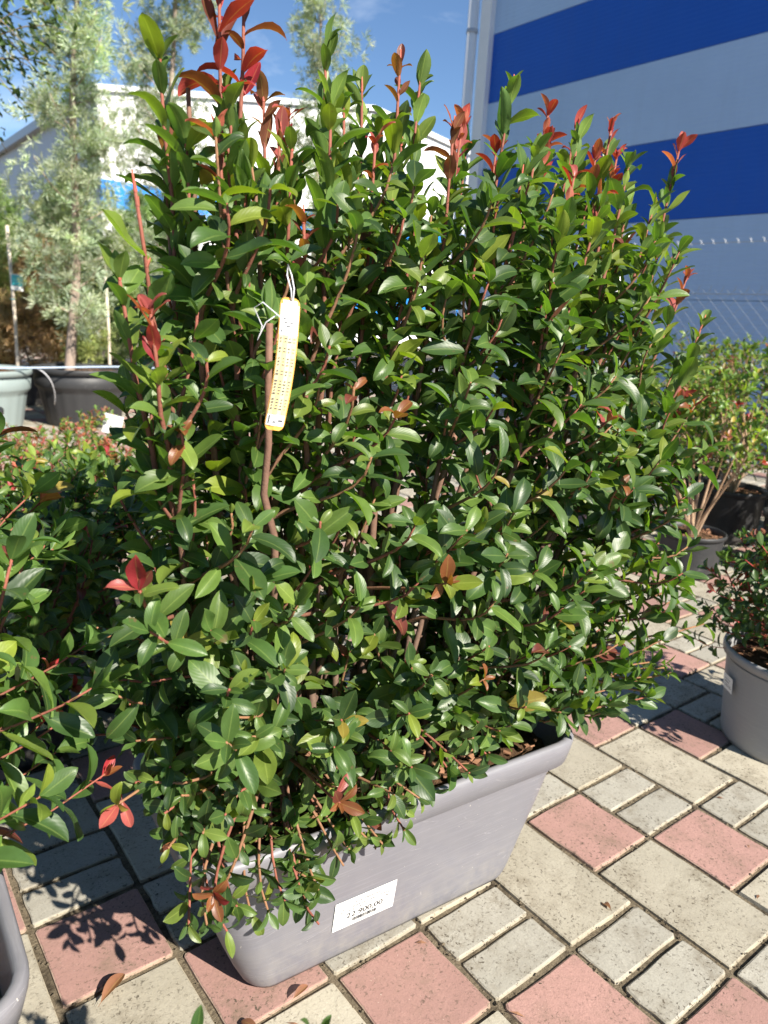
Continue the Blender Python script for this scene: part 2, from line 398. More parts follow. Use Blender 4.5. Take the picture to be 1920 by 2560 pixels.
def trough(loc, rz, label, soil_z=.272, seed=1):
    t = empty('planter_trough', loc, rz); tag(t, label, 'planter')
    V, F = loft(PROF, True); mesh_obj('body', V, F, M_planter, t, True)
    lip = [(.258, .374, .165, .06), (.264, .388, .178, .066), (.272, .397, .186, .07), (.300, .404, .192, .075), (.318, .406, .194, .075), (.325, .403, .191, .074), (.327, .397, .185, .07), (.325, .391, .179, .064), (.314, .386, .175, .06), (.24, .372, .162, .06)]
    V, F = loft(lip); mesh_obj('rim', V, F, M_planter, t, True)
    for sx in (-1, 1):
        for sy in (-1, 1): boxes('foot', [((sx * .19, sy * .085, .004), (.09, .04, .012))], M_planter, t, .003)
    # soil as a bumpy sheet
    r = random.Random(seed); V, F = [], []
    nx, ny = 46, 20
    for i in range(nx + 1):
        for j in range(ny + 1):
            x = -.374 + .748 * i / nx; y = -.164 + .328 * j / ny; V.append((x * (1 if abs(y) < .12 else .965), y, soil_z + r.uniform(-.008, .010) + .012 * math.sin(x * 19) * math.cos(y * 22)))
    for i in range(nx):
        for j in range(ny): a = i * (ny + 1) + j; F.append((a, a + ny + 1, a + ny + 2, a + 1))
    s = mesh_obj('soil', V, F, M_soil, t, True)
    chips_on('bark_chips', s, lambda q: (q.uniform(-.35, .35), q.uniform(-.15, .15)), 420, soil_z, .005, .013, M_chip, seed)
    return t
PL_LOC = Vector((-.038, .152, .003)); PL_RZ = R_(-4.5)
planter = trough(PL_LOC, PL_RZ, 'long grey plastic trough planter with white price sticker, holding the tall photinia', seed=2)
planter2 = trough((-1.075, .125, .003), R_(-2), 'grey plastic trough planter cut off at the lower left edge', soil_z=.235, seed=5)

# ------------------------------------------------------------------ leaves: templates and registry
def leaf_template(wr=.4, fold=.25, curl=.5, twist=0.0, wav=0.0, petiole=.13, tipdrop=0.0):
    T = [-petiole, -.01, .07, .18, .32, .47, .62, .77, .89, .96, 1.0]
    W = [.035, .05, .26, .56, .83, .98, 1.0, .80, .48, .20, .0]
    U = [-1, -.55, 0, .55, 1]; V = []; uv = []
    ang = 0; py, pz = -petiole, 0; last = -petiole
    for i, (t, wd) in enumerate(zip(T, W)):
        dt = t - last; last = t
        ang = -curl * max(t, 0) + .25 * (1 if t < 0 else 0) * 0 - tipdrop * max(t - .7, 0) * 2
        py += dt * math.cos(ang); pz += dt * math.sin(ang)
        tw = twist * t
        for u in U:
            x = u * wd * wr * .5; hz = fold * abs(x) * (1.15 - .3 * abs(u)) + wav * math.sin(t * 9 + (2 if u > 0 else 0)) * abs(u) * .035
            V.append((x * math.cos(tw) - hz * math.sin(tw), py - math.sin(ang) * hz, pz + (hz * math.cos(tw) + x * math.sin(tw)) * math.cos(ang)))
            uv.append((.5 + u * .5, max(t, 0)))
    n = len(U); F = [(i * n + k, i * n + k + 1, (i + 1) * n + k + 1, (i + 1) * n + k) for i in range(len(T) - 1) for k in range(n - 1)]
    return np.array(V), np.array(F), np.array(uv)
TEMPL = [leaf_template(.37, .5, 1.0, -.4, 1.0), leaf_template(.41, .6, -.45, .35, .9), leaf_template(.40, .45, .55, .1), leaf_template(.44, .30, .25, -.15, .5), leaf_template(.38, .7, .8, .2), leaf_template(.42, .4, .95, -.25, .8),
         leaf_template(.46, .2, .4, .3, .7), leaf_template(.36, .9, .35, -.1), leaf_template(.43, .35, -.25, .1, .4), leaf_template(.40, .55, 1.25, 0, .4, tipdrop=.4)]
PAL = np.array([(.036, .074, .021), (.052, .103, .025), (.071, .131, .029), (.096, .158, .032), (.128, .182, .032), (.160, .205, .026),   # greens 0-5
                (.27, .024, .032), (.33, .075, .065), (.21, .075, .028), (.14, .036, .026), (.26, .20, .04), (.30, .17, .10), (.014, .036, .010)])           # red, pink, orange, copper, yellow, dry
GREEN_MAIN = ([0, 1, 2, 3, 4, 5, 10, 9], [.22, .26, .23, .16, .085, .025, .006, .008])
GREEN_YEL = ([1, 2, 3, 4, 5, 10], [.1, .18, .25, .28, .15, .04])
GREEN_YEL2 = ([1, 2, 3, 4, 5, 10], [.12, .2, .25, .25, .14, .03])
GREEN_DARK = ([0, 1, 2, 9], [.55, .28, .12, .05])
class Leaves:
    def __init__(s): s.p = []; s.d = []; s.n = []; s.s = []; s.t = []; s.c = []; s.o = []
LV = Leaves(); plants = []
def add_leaf(pid, pos, d, nrm, size, ci, tmpl=None):
    LV.p.append(pos); LV.d.append(d); LV.n.append(nrm); LV.s.append(size); LV.t.append(random.randrange(len(TEMPL)) if tmpl is None else tmpl); LV.c.append(ci); LV.o.append(pid)
SUNV = sun_dir.normalized()
def leafy_shoot(pid, path, length, spacing, size, pal, tip_red=0.0, red_set=(6, 7, 8), r=random, erect=.62, sunpull=.45, all_red=False, th0=72, th1=34, tipset=4):
    """leaves round the last `length` of a path (list of Vectors)"""
    seg = [0.0]
    for a, b in zip(path[:-1], path[1:]): seg.append(seg[-1] + (b - a).length)
    tot = seg[-1]; length = min(length, tot * .97)
    k0 = r.uniform(0, 6.28); s = tot - length; k = 0; red = r.random() < tip_red
    items = []
    while s < tot - .004: items.append(s); s += spacing * r.uniform(.75, 1.3)
    for q in range(tipset): items.append(tot - r.uniform(0, .006))
    for idx, s in enumerate(items):
        i = max(j for j in range(len(seg)) if seg[j] <= s + 1e-9); i = min(i, len(path) - 2)
        f = (s - seg[i]) / max(1e-6, seg[i + 1] - seg[i]); P = path[i].lerp(path[i + 1], min(f, 1)); ax = (path[i + 1] - path[i]).normalized()
        rel = (s - (tot - length)) / max(length, 1e-6)
        a = ax.cross(Vector((0, 0, 1)) if abs(ax.z) < .9 else Vector((1, 0, 0))).normalized(); b = ax.cross(a)
        k0 += 2.399 + r.uniform(-.25, .25); rad = a * math.cos(k0) + b * math.sin(k0)
        th = R_(th0 + (th1 - th0) * rel + r.uniform(-22, 22))
        d = (ax * math.cos(th) + rad * math.sin(th)).normalized()
        up = ax - d * ax.dot(d)
        if up.length < .05: up = Vector((0, 0, 1))
        up.normalize()
        n = up + SUNV * sunpull * r.uniform(.4, 1.4) + Vector((r.uniform(-.5, .5), r.uniform(-.5, .5), r.uniform(-.35, .4)))
        n = n - d * n.dot(d)
        if n.length < .05: n = up
        n.normalize()
        sz = size * (r.uniform(.55, 1.2) if all_red else r.uniform(.52, 1.25)) * (1 - .25 * max(0, rel - .75) / .25)
        ci = r.choices(pal[0], pal[1])[0]
        if all_red: ci = r.choice(red_set)
        elif red and rel > .84: ci = r.choice(red_set); sz *= .74
        elif rel > .8 and r.random() < .25: ci = min(ci + 1, 5) if ci < 5 else ci
        add_leaf(pid, P, d, n, sz, ci)
class StemMesh:
    def __init__(s): s.V = []; s.F = []; s.C = []
    def add(s, path, r0, r1, c0, c1, sides=6):
        n = len(path); rad = [r0 + (r1 - r0) * i / (n - 1) for i in range(n)]
        V, F = tube_arrays(path, rad, sides); b0 = len(s.V)
        s.V += [tuple(v) for v in V]; s.F += [tuple(i + b0 for i in f) for f in F]
        for i in range(n):
            t = i / (n - 1); c = tuple(c0[k] * (1 - t) + c1[k] * t for k in range(3)); s.C += [c] * sides
        s.C.append(c1)
    def build(s, name, parent, loc):
        V = np.array(s.V) - np.array(loc); F = np.array(s.F)
        me = bpy.data.meshes.new(name); me.from_pydata([tuple(v) for v in V], [], [f if f[2] != f[3] else f[:3] for f in s.F])
        a = me.attributes.new('Col', 'FLOAT_COLOR', 'POINT'); c4 = np.ones((len(V), 4), dtype=np.float32); c4[:, :3] = np.array(s.C); a.data.foreach_set('color', c4.ravel())
        me.polygons.foreach_set('use_smooth', [True] * len(me.polygons)); me.materials.append(M_bark); me.update()
        return link(name, me, parent)
BR_OLD = (.15, .105, .08); BR_MID = (.18, .095, .065); BR_NEW = (.24, .075, .05); BR_ORG = (.24, .12, .06); BR_PALE = (.42, .30, .20)

def new_plant(name, loc, label, cat, nleaf, group=None):
    root = empty(name, loc); tag(root, label, cat, group); plants.append(dict(root=root, n=nleaf)); return len(plants) - 1, root

# ------------------------------------------------------------------ the tall photinia in the trough
MS = Vector((PL_LOC.x, PL_LOC.y, .272))
pid, shrub0 = new_plant('photinia_shrub', MS, 'tall dense photinia shrub with glossy green leaves and red tips in the long grey trough', 'shrub', 300)
r = random.Random(21)
# (tip x, y, z, leaf kind): g green, r red tip, R long red shoot, c cut stem without leaves at its end
TOPS = [(-.448, .08, 1.383, 'g'), (-.397, .12, 1.372, 'c'), (-.365, .10, 1.478, 'R'), (-.322, .12, 1.50, 'R'), (-.405, .02, 1.307, 'r'), (-.509, .0, 1.228, 'b'),
        (-.199, .12, 1.453, 'g'), (-.113, .20, 1.424, 'g'), (-.052, .24, 1.46, 'g'), (-.071, .12, 1.469, 'g'), (-.015, .14, 1.461, 'g'), (.121, .20, 1.417, 'r'),
        (.123, .08, 1.471, 'g'), (.18, .16, 1.40, 'r'), (.28, .14, 1.473, 'r'), (.383, .16, 1.475, 'r'), (.436, .12, 1.485, 'r'), (.337, .05, 1.335, 'r'),
        (.636, .10, 1.475, 'r'), (.54, .05, 1.274, 'g'), (.615, -.02, 1.132, 'g'), (.58, -.02, .978, 'r'), (-.529, .0, 1.137, 'g'), (-.515, -.05, 1.106, 'r'),
        (-.279, .10, 1.336, 'g'), (-.34, .05, 1.26, 'c'), (-.195, .06, 1.276, 'g'), (-.25, .2, 1.40, 'g'), (.05, .26, 1.40, 'g'), (.22, .28, 1.42, 'g'),
        (.55, .2, 1.40, 'g'), (.46, .22, 1.43, 'g'), (-.36, .25, 1.34, 'g'), (.66, .1, 1.25, 'g'), (-.3, .0, 1.22, 'g'), (.02, .02, 1.27, 'g'), (.2, .0, 1.26, 'g'), (-.12, .0, 1.24, 'g'),
        (-.16, .16, 1.40, 'g'), (.06, .12, 1.41, 'r'), (.17, .06, 1.38, 'g'), (.24, .10, 1.41, 'r'), (.32, .10, 1.43, 'g'), (.36, .22, 1.45, 'r'), (.42, .06, 1.40, 'g'), (.49, .14, 1.44, 'r'), (.50, .05, 1.34, 'g'), (.57, .16, 1.36, 'g'), (.30, .02, 1.31, 'g'), (.10, .02, 1.33, 'g'), (-.24, .04, 1.36, 'g'), (-.42, .12, 1.30, 'g'), (-.02, .05, 1.38, 'g'), (.60, .02, 1.22, 'g'),
        (-.37, .06, 1.34, 'g'), (-.33, .16, 1.37, 'g'), (-.29, .05, 1.31, 'g'), (-.22, .18, 1.38, 'r'), (-.43, .05, 1.29, 'g'), (-.38, .0, 1.24, 'g'), (-.06, .18, 1.39, 'g'), (-.16, .05, 1.34, 'r'), (.0, .22, 1.38, 'g'), (.40, .12, 1.42, 'r'), (.26, .05, 1.36, 'r')]
main_stems = []
for ti, (x, y, z, kd) in enumerate(TOPS):
    tip = Vector((x, y, z)); u = max(-.30, min(.30, (x - .08) * .5 + r.uniform(-.05, .05))); v = r.uniform(-.07, .07)
    base = Vector((PL_LOC.x + u, PL_LOC.y + v - .078 * u, .262))
    c1 = base + Vector(((x - base.x) * .25, (y - base.y) * .3, (z - .26) * .38)); c2 = tip - Vector(((x - base.x) * .18, (y - base.y) * .1, (z - .26) * .36)) + Vector((r.uniform(-.02, .02), r.uniform(-.02, .02), 0))
    path = bez(base, c1, c2, tip, 16)
    # slight kinks
    for i in range(3, 15): path[i] = path[i] + Vector((r.uniform(-.004, .004), r.uniform(-.004, .004), 0))
    sm = StemMesh(); rad0 = r.uniform(.0055, .0085)
    sm.add(path[:11], rad0, rad0 * .62, BR_OLD, BR_MID, 8)
    sm.add(path[10:], rad0 * .62, .0028 if kd == 'c' else .0019, BR_MID, BR_NEW if kd != 'c' else BR_MID, 7)
    main_stems.append([path, sm])
    if kd == 'R':
        leafy_shoot(pid, path, .125, .013, .066, GREEN_MAIN, all_red=True, red_set=(6, 6, 9, 7), r=r, th0=48, th1=20, tipset=4, sunpull=.1)
        leafy_shoot(pid, path[:15], .3, .015, .060, GREEN_MAIN, r=r, th0=54, th1=26)
    elif kd == 'c':
        leafy_shoot(pid, path[:13], .25, .016, .064, GREEN_MAIN, r=r, tipset=0)
    elif kd == 'b':
        leafy_shoot(pid, path[:16], .26, .018, .062, GREEN_MAIN, r=r, tipset=0); add_leaf(pid, path[-2], Vector((-.85, -.3, .35)).normalized(), Vector((.2, -.5, .8)).normalized(), .075, 4)
    else:
        leafy_shoot(pid, path, r.uniform(.34, .48), .0130, .064, ([1, 2, 3, 4, 5], [.2, .25, .25, .2, .1]), tip_red=1.0 if kd == 'r' else .2, red_set=(6, 7, 7, 6) if kd == 'r' else (9, 8, 7), r=r, th0=54, th1=22, tipset=4 if kd == 'r' else 3, sunpull=.08)
    if kd in 'bc':
        for i in range(9, 16):
            q0 = path[i].lerp(path[i + 1], r.random()); dd = Vector((r.uniform(-1, 1), r.uniform(-1, 1), 1.2)).normalized()
            sm.add([q0, q0 + dd * .006, q0 + dd * .011], .0028, .0006, BR_NEW, (.34, .10, .06), 5)
    # budded tip
    if kd in 'gb':
        tip2 = tip + (path[-1] - path[-2]).normalized() * .022; sm.add([tip, tip.lerp(tip2, .5), tip2], .0024, .0008, (.42, .10, .07), (.5, .12, .08), 5)
POLY = [(-.46, 1.37), (-.34, 1.32), (-.24, 1.38), (-.12, 1.38), (0, 1.33), (.1, 1.40), (.21, 1.38), (.36, 1.40), (.50, 1.38), (.58, 1.28), (.58, 1.2), (.64, 1.1), (.64, .98), (.62, .88), (.58, .75), (.64, .6), (.66, .46), (.58, .37), (.48, .32), (.2, .30), (-.04, .31), (-.17, .28), (-.27, .27), (-.36, .27), (-.44, .32), (-.49, .40), (-.53, .48), (-.55, .56), (-.55, .75), (-.52, .95), (-.50, 1.09), (-.48, 1.24)]
def in_poly(x, z):
    c = False; j = len(POLY) - 1
    for i in range(len(POLY)):
        (xi, zi), (xj, zj) = POLY[i], POLY[j]
        if (zi > z) != (zj > z) and x < (xj - xi) * (z - zi) / (zj - zi) + xi: c = not c
        j = i
    return c
def side_shoot(tip, tipred=0.0, length=None, size=.064, redset=(6, 7, 8), out=None, all_red=False, spacing=.0128):
    # keep the front of the trough, its sticker and the right half of its rim clear
    if tip.y < .14 and tip.z < float(np.interp(tip.x, [-.5, -.42, -.30, -.2, -.08, .02, .1, .3, .42, .5], [.31, .255, .265, .28, .325, .36, .375, .385, .40, .36])): return
    lv = CAM - Vector((-.13, -.01, .11)); lr = tip - Vector((-.13, -.01, .11)); al_ = lr.dot(lv.normalized())
    if al_ > 0 and (lr - lv.normalized() * al_).length < .072: return
    # attach to the nearest main stem point lower down
    best = None
    for mi, (path, sm) in enumerate(main_stems):
        for i in range(2, 14):
            p = path[i]; dz = tip.z - p.z; dh = math.hypot(tip.x - p.x, tip.y - p.y)
            cost = dh + abs(dz - .14) * .8 + (1 if dz < -.03 else 0) + r.uniform(0, .05)
            if best is None or cost < best[0]: best = (cost, mi, i)
    _, mi, i = best; path, sm = main_stems[mi]; a = path[i]; d0 = (path[i + 1] - path[i - 1]).normalized()
    ln = (tip - a).length
    end = out if out is not None else None
    if end is None:
        hf = max(0, min(1.3, (tip.z - .35) / .65))
        end = Vector(((tip.x - .02) * .8 + r.uniform(-.3, .3), (tip.y - .16) * 1.5 - .1 + r.uniform(-.2, .2), .2 + .95 * hf + r.uniform(-.1, .2))).normalized()
    pth = bez(a, a + d0 * ln * .3 + Vector((tip.x - a.x, tip.y - a.y, 0)) * .15, tip - end * ln * .42, tip, 8)
    r0 = .0022 + .006 * min(ln, .3); sm.add(pth, r0, .0016, BR_MID, BR_ORG if r.random() < .5 else BR_NEW, 6)
    leafy_shoot(pid, pth, length or r.uniform(.13, .24), spacing, size * float(np.interp(tip.x, [-.45, .1], [.80, 1.0])), GREEN_MAIN, tip_red=tipred, red_set=redset, r=r, th0=64 if all_red else 78, th1=26 if all_red else 42, all_red=all_red, sunpull=.15 if all_red else .7, tipset=5 if all_red else 2)
cnt = 0
while cnt < 570:
    x = r.uniform(-.56, .68); z = r.uniform(.27, 1.33)
    if not in_poly(x, z) or (z > 1.0 and r.random() < .25): continue
    yf = -.13 + .10 * max(0, (z - .75) / .6); yb = .40 - .12 * max(0, (z - .6) / .8)
    y = yf + (yb - yf) * r.random() ** 1.35
    if z < .40: y = r.uniform(-.13, .02) if r.random() < .7 else r.uniform(.25, .36)
    if z < .40 and x > .44: continue
    if x < -.38 and z < .6: y = r.uniform(-.13, .22)
    x2 = x + max(0, y - .05) * .35
    side_shoot(Vector((x2, y, z)), tipred=.06, redset=(7, 8, 9, 5), size=r.uniform(.056, .074) if z > .55 else r.uniform(.050, .066))
    cnt += 1
# hanging fringe over the front of the trough and hero twigs seen in the photograph
for x, z in ((-.40, .30), (-.44, .28), (-.35, .28), (-.30, .30), (-.25, .29), (-.2, .31), (-.15, .33), (-.1, .33), (-.04, .34), (.02, .34), (-.47, .33), (-.5, .42), (-.38, .27), (-.32, .27), (-.27, .3), (-.23, .3), (-.18, .3), (-.13, .3), (-.07, .3), (-.02, .3)):
    side_shoot(Vector((x, -.08 + r.uniform(-.025, .015), float(np.interp(x, [-.5, -.42, -.30, -.2, -.08, .02], [.34, .275, .285, .31, .36, .40])) + r.uniform(0, .02))), size=.050, out=Vector((r.uniform(-.3, .2), -.8, -.1)).normalized(), length=.15)
for k in range(26):
    side_shoot(Vector((r.uniform(-.53, -.40), r.uniform(-.12, .26), r.uniform(.40, .66))), size=.054, out=Vector((-.7, r.uniform(-.6, .2), r.uniform(-.1, .5))).normalized(), length=.16)
side_shoot(Vector((-.314, -.15, .49)), all_red=True, redset=(8, 8, 9, 7), out=Vector((-.2, -.8, .35)).normalized(), length=.02, size=.052, spacing=.02)
side_shoot(Vector((-.484, -.13, .415)), all_red=True, redset=(8, 6, 8, 10), out=Vector((-.4, -.8, .2)).normalized(), length=.012, size=.044, spacing=.02)
side_shoot(Vector((-.55, -.09, .815)), out=Vector((-.3, -.3, .9)).normalized(), length=.10)
for d_, n_, z_, c_ in (((-.12, -.15, .98), (-.3, -.9, 0), .052, 6), ((-.75, -.2, .55), (.2, -.6, .7), .038, 7), ((.35, -.3, .85), (-.3, -.9, -.2), .030, 9)):
    d_ = Vector(d_).normalized(); n_ = Vector(n_); n_ = (n_ - d_ * n_.dot(d_)).normalized(); add_leaf(pid, Vector((-.55, -.09, .815)), d_, n_, z_, c_)
side_shoot(Vector((-.572, -.05, .53)), all_red=True, redset=(10, 7, 5), out=Vector((-.7, -.5, .2)).normalized(), length=.012, size=.044, spacing=.02)
side_shoot(Vector((-.131, -.13, .76)), all_red=True, redset=(8, 5, 8), out=Vector((-.1, -.8, .5)).normalized(), length=.012, size=.05, spacing=.02)
side_shoot(Vector((.717, -.08, .491)), out=Vector((.9, -.2, .15)).normalized(), length=.22, spacing=.026, size=.068, tipred=.3)
side_shoot(Vector((.60, -.05, .62)), out=Vector((.8, -.2, .5)).normalized(), length=.22, spacing=.022, size=.07)
side_shoot(Vector((.56, -.06, .43)), out=Vector((.8, -.3, .1)).normalized(), length=.2, spacing=.022, size=.068)
side_shoot(Vector((.52, -.08, .38)), out=Vector((.7, -.4, -.1)).normalized(), length=.18, spacing=.022, size=.065)
# the bare thick stem at the front left
pth = bez(Vector((-.20, .09, .27)), Vector((-.28, .05, .55)), Vector((-.385, -.06, .75)), Vector((-.380, -.062, 1.10)), 14)
for i in range(2, 13): pth[i] = pth[i] + Vector((.006 * math.sin(i * 2.1), .004 * math.cos(i * 1.7), 0))
smx = StemMesh(); smx.add(pth, .0068, .0042, BR_OLD, BR_MID, 8); main_stems.append([pth, smx])
leafy_shoot(pid, pth, .10, .02, .062, GREEN_MAIN, r=r, tipset=3); leafy_shoot(pid, pth[:9], .2, .03, .06, GREEN_MAIN, r=r, tipset=2)
for path, sm in main_stems: sm.build('stem', shrub0, MS)

# ------------------------------------------------------------------ generic shrubs and pots
def pot(loc, r0, r1, h, mat, label, soil=.86, fluted=False, group=None, band=False, seed=1, soilmat=None, lip=.03, rz=0.0):
    t = empty('plant_pot', loc, rz); tag(t, label, 'pot', group)
    fl = (lambda a, z: 1 + (.012 if math.cos(a * 22) > .15 else -.006) * (1 if .06 * h < z < .66 * h else 0)) if fluted else None
    prof = [(r0 * .2, .004), (r0 * .93, .004), (r0 * .985, .0), (r0, .012)]
    for k in range(1, 15):
        q = k / 15 * (.93 if not band else .66); prof.append((r0 + (r1 * .95 - r0) * q, h * q))
    if band: prof += [(r1 * .945, h * .68), (r1 * .955, h * .70), (r1 * .965, h * .84), (r1 * .93, h * .87), (r1 * .93, h * .9)]
    V, F = lathe(prof, 88 if fluted else 44, fl); mesh_obj('body', V, F, mat, t, True)
    lt = h * .10; rim = [(r1 * .935, h - lt), (r1 * .995, h - lt * .9), (r1, h - lt * .3), (r1 * .99, h - .002), (r1 * .965, h), (r1 * .94, h - .003), (r1 * .925, h - lt), (r1 * .90, h * .7)]
    V, F = lathe(rim, 44); mesh_obj('rim', V, F, mat, t, True)
    q = random.Random(seed); V, F = [], []
    rs = r1 * .905
    V.append((0, 0, h * soil + .01)); N = 22
    for i in range(1, 6):
        for k in range(N): a = 2 * math.pi * k / N; rr = rs * i / 5; V.append((rr * math.cos(a), rr * math.sin(a), h * soil + q.uniform(-.01, .012)))
    for k in range(N): F.append((0, 1 + k, 1 + (k + 1) % N))
    for i in range(4):
        for k in range(N): k2 = (k + 1) % N; F.append((1 + i * N + k, 1 + (i + 1) * N + k, 1 + (i + 1) * N + k2, 1 + i * N + k2))
    s = mesh_obj('soil', V, F, soilmat or M_soil, t, True)
    def ins(qq):
        a = qq.uniform(0, 6.28); d = rs * math.sqrt(qq.random()) * .93; return d * math.cos(a), d * math.sin(a)
    chips_on('soil_clods', s, ins, 110, h * soil, .004, .012, M_chip, seed)
    return t
def shrub(name, loc, label, height, rad, nstem, nshoot, size, pal, nleaf, seed, cat='shrub', tipred=.05, redset=(6, 7, 8), length=(.08, .16), spacing=.016, stemcol=(BR_OLD, BR_MID, BR_NEW), thick=.005, low=.25, group=None, shape=1.0, lean=(0, 0), topflat=.0):
    global pid
    p, root = new_plant(name, loc, label, cat, nleaf, group); q = random.Random(seed); B = Vector(loc); stems = []
    for i in range(nstem):
        a = 2 * math.pi * (i + q.uniform(-.3, .3)) / nstem; rr = rad * q.uniform(.3, .85); hh = height * q.uniform(.78, 1.0)
        base = B + Vector((math.cos(a), math.sin(a), 0)) * q.uniform(.0, .02)
        tip = B + Vector((math.cos(a) * rr + lean[0], math.sin(a) * rr + lean[1], hh * (1 - .25 * (rr / rad) ** 2 * shape)))
        path = bez(base, base + Vector((math.cos(a) * rr * .3, math.sin(a) * rr * .3, hh * .3)), tip - Vector((math.cos(a) * rr * .2, math.sin(a) * rr * .2, hh * .4)), tip, 10)
        sm = StemMesh(); sm.add(path, thick * q.uniform(.8, 1.2), .0016, stemcol[0], stemcol[2], 6); stems.append((path, sm))
        leafy_shoot(p, path, q.uniform(*length) * 1.4, spacing, size, pal, tip_red=tipred, red_set=redset, r=q)
    for i in range(nshoot):
        a = q.uniform(0, 6.28); zf = low + (1 - low) * q.random() ** .8; env = math.sqrt(max(.05, 1 - (max(0, zf - .45) / .62) ** 2)) if not topflat else 1.0
        rr = rad * env * math.sqrt(q.uniform(.25, 1)); tip = B + Vector((math.cos(a) * rr + lean[0] * zf, math.sin(a) * rr + lean[1] * zf, height * zf))
        path, sm = min(stems, key=lambda s: (s[0][6] - tip).length + q.uniform(0, .05)); j = min(range(1, 8), key=lambda k: abs(path[k].z - tip.z + height * .18)); A = path[j]
        ln = (tip - A).length; e = Vector((math.cos(a) * .7, math.sin(a) * .7, .55)).normalized()
        pt = bez(A, A + (path[j + 1] - path[j]).normalized() * ln * .3, tip - e * ln * .4, tip, 6); sm.add(pt, thick * .45, .0012, stemcol[1], stemcol[2], 5)
        leafy_shoot(p, pt, q.uniform(*length), spacing, size, pal, tip_red=tipred, red_set=redset, r=q)
    for path, sm in stems: sm.build('stem', root, loc)
    return root

# left: young photinias in small black pots behind the trough
for i, (x, y, hh, rr, lb) in enumerate((
        (-.47, .98, .56, .26, 'young photinia in black pot just left behind the grey trough, pinkish new leaves on top'),
        (-.18, 1.12, .55, .24, 'young photinia squeezed behind the left end of the tall photinia'),
        (-.62, 1.45, .54, .26, 'bushy young photinia at the left edge, second row of small pots'),
        (-.15, 1.62, .52, .25, 'bushy young photinia in the second row, half hidden by the tall photinia'))):
    pot((x, y, 0), .085, .105, .19, M_pot_black, ('small black nursery pot with white sticker, nearest on the left', 'small black nursery pot beside the trough\'s left end', 'small black nursery pot in the second row at the left edge', 'small black nursery pot in the second row behind the tall photinia')[i], seed=30 + i)
    shrub('photinia_shrub', (x, y, .165), lb, hh, rr * 1.25, 11, 100, .056, GREEN_YEL if i > 1 else GREEN_MAIN, 110, 50 + i, tipred=.22, redset=(7, 8, 6, 9), length=(.10, .18), low=-.12)
# plant standing in the lower-left trough
shrub('photinia_shrub', (-1.0, .16, .235), 'photinia growing out of the cut-off trough at the left edge', .76, .46, 14, 160, .066, GREEN_MAIN, 60, 61, tipred=.14, length=(.12, .2), lean=(.10, .12), low=.25)
# small sprigs further back on the left
for i, (x, y, hh) in enumerate(((.32, 3.7, .34), (.62, 3.95, .36), (.05, 3.4, .36), (.5, 3.3, .30), (.9, 3.6, .34), (.25, 2.7, .40), (-.15, 2.6, .42))):
    pot((x, y, 0), .07, .085, .12, M_pot_black, ('tiny black pot under the sprig right of the white card', 'tiny black pot below the white card', 'tiny black pot at the left, back row of sprigs', 'tiny black pot in the middle of the sprig row', 'tiny black pot at the right end of the sprig row', 'tiny black pot in front of the sprig row', 'tiny black pot nearest the left edge before the sprigs')[i], seed=70 + i)
    shrub('low_sprig_plant', (x, y, .10), ('low sparse sprig plant right of centre by the white card', 'low sprig plant that carries the white card', 'low sprig plant at the left of the back row', 'low pinkish sprig plant in the middle of the row', 'low sprig plant beside the tall photinia, back row', 'low sprig plant in front of the paved strip', 'low sprig plant near the left edge')[i], hh, .20, 9, 26, .042, ([2, 3, 4, 7, 11], [.3, .3, .15, .12, .13]), 24, 80 + i, tipred=.3, redset=(7, 8, 9), length=(.08, .14), spacing=.014, thick=.003)

# right: wide grey pot with the dark red-stemmed shrub
pot((1.30, -.085, 0), .172, .205, .275, M_pot_grey, 'light grey round pot at the right edge with a dark low shrub', soil=.84, seed=11, lip=.03)
shrub('dark_hawthorn_shrub', (1.30, -.085, .235), 'low dark shrub with red stems in the light grey pot at right', .40, .30, 16, 210, .040, GREEN_DARK, 150, 91, tipred=.06, redset=(6, 7, 9, 6), length=(.06, .12), spacing=.012, stemcol=(BR_MID, BR_NEW, (.5, .06, .06)), thick=.003, low=.1)
# right: rows of loose photinias in black pots
RP = [(2.47, .92, .155, .21), (2.95, .62, .19, .30), (2.72, 1.5, .17, .27), (3.25, 1.15, .19, .30), (3.45, .35, .19, .30), (3.15, 1.95, .18, .28), (3.75, .95, .19, .30), (3.85, 1.7, .19, .30), (4.2, .55, .19, .30), (4.4, 1.3, .19, .3)]
RL = ['nearest pot on the right, with bare forking stem', 'second pot on the right behind the dark shrub', 'pot half hidden behind the tall photinia on the right', 'middle pot of the right group', 'pot at the right edge, middle row', 'pot at the far left of the right group', 'pot in the back row on the right', 'pot in the back row near the wall', 'pot in the back row at the right edge', 'rearmost pot by the fence']
for i, (x, y, rr, h) in enumerate(RP):
    pot((x, y, 0), rr * .84, rr, h, M_pot_dark if i == 0 else M_pot_black, 'dark ' + RL[i] if i == 0 else 'black ' + RL[i], soil=.88, seed=110 + i)
    shrub('loose_photinia', (x, y, h * .86), 'loose yellow-green photinia in the ' + RL[i], (.80, .82, .66, .86, .84, .72, .92, .86, .95, .9)[i], .36 if i == 0 else .31, 11, 110 if i == 0 else 105, .052, GREEN_YEL2, 40, 130 + i, tipred=.10, redset=(6, 8, 9), length=(.10, .18), spacing=.02, stemcol=(BR_PALE, BR_PALE, BR_ORG), thick=.008 if i == 0 else .006, topflat=0.0 if i == 0 else 1.0, low=.5 if i == 0 else .2)
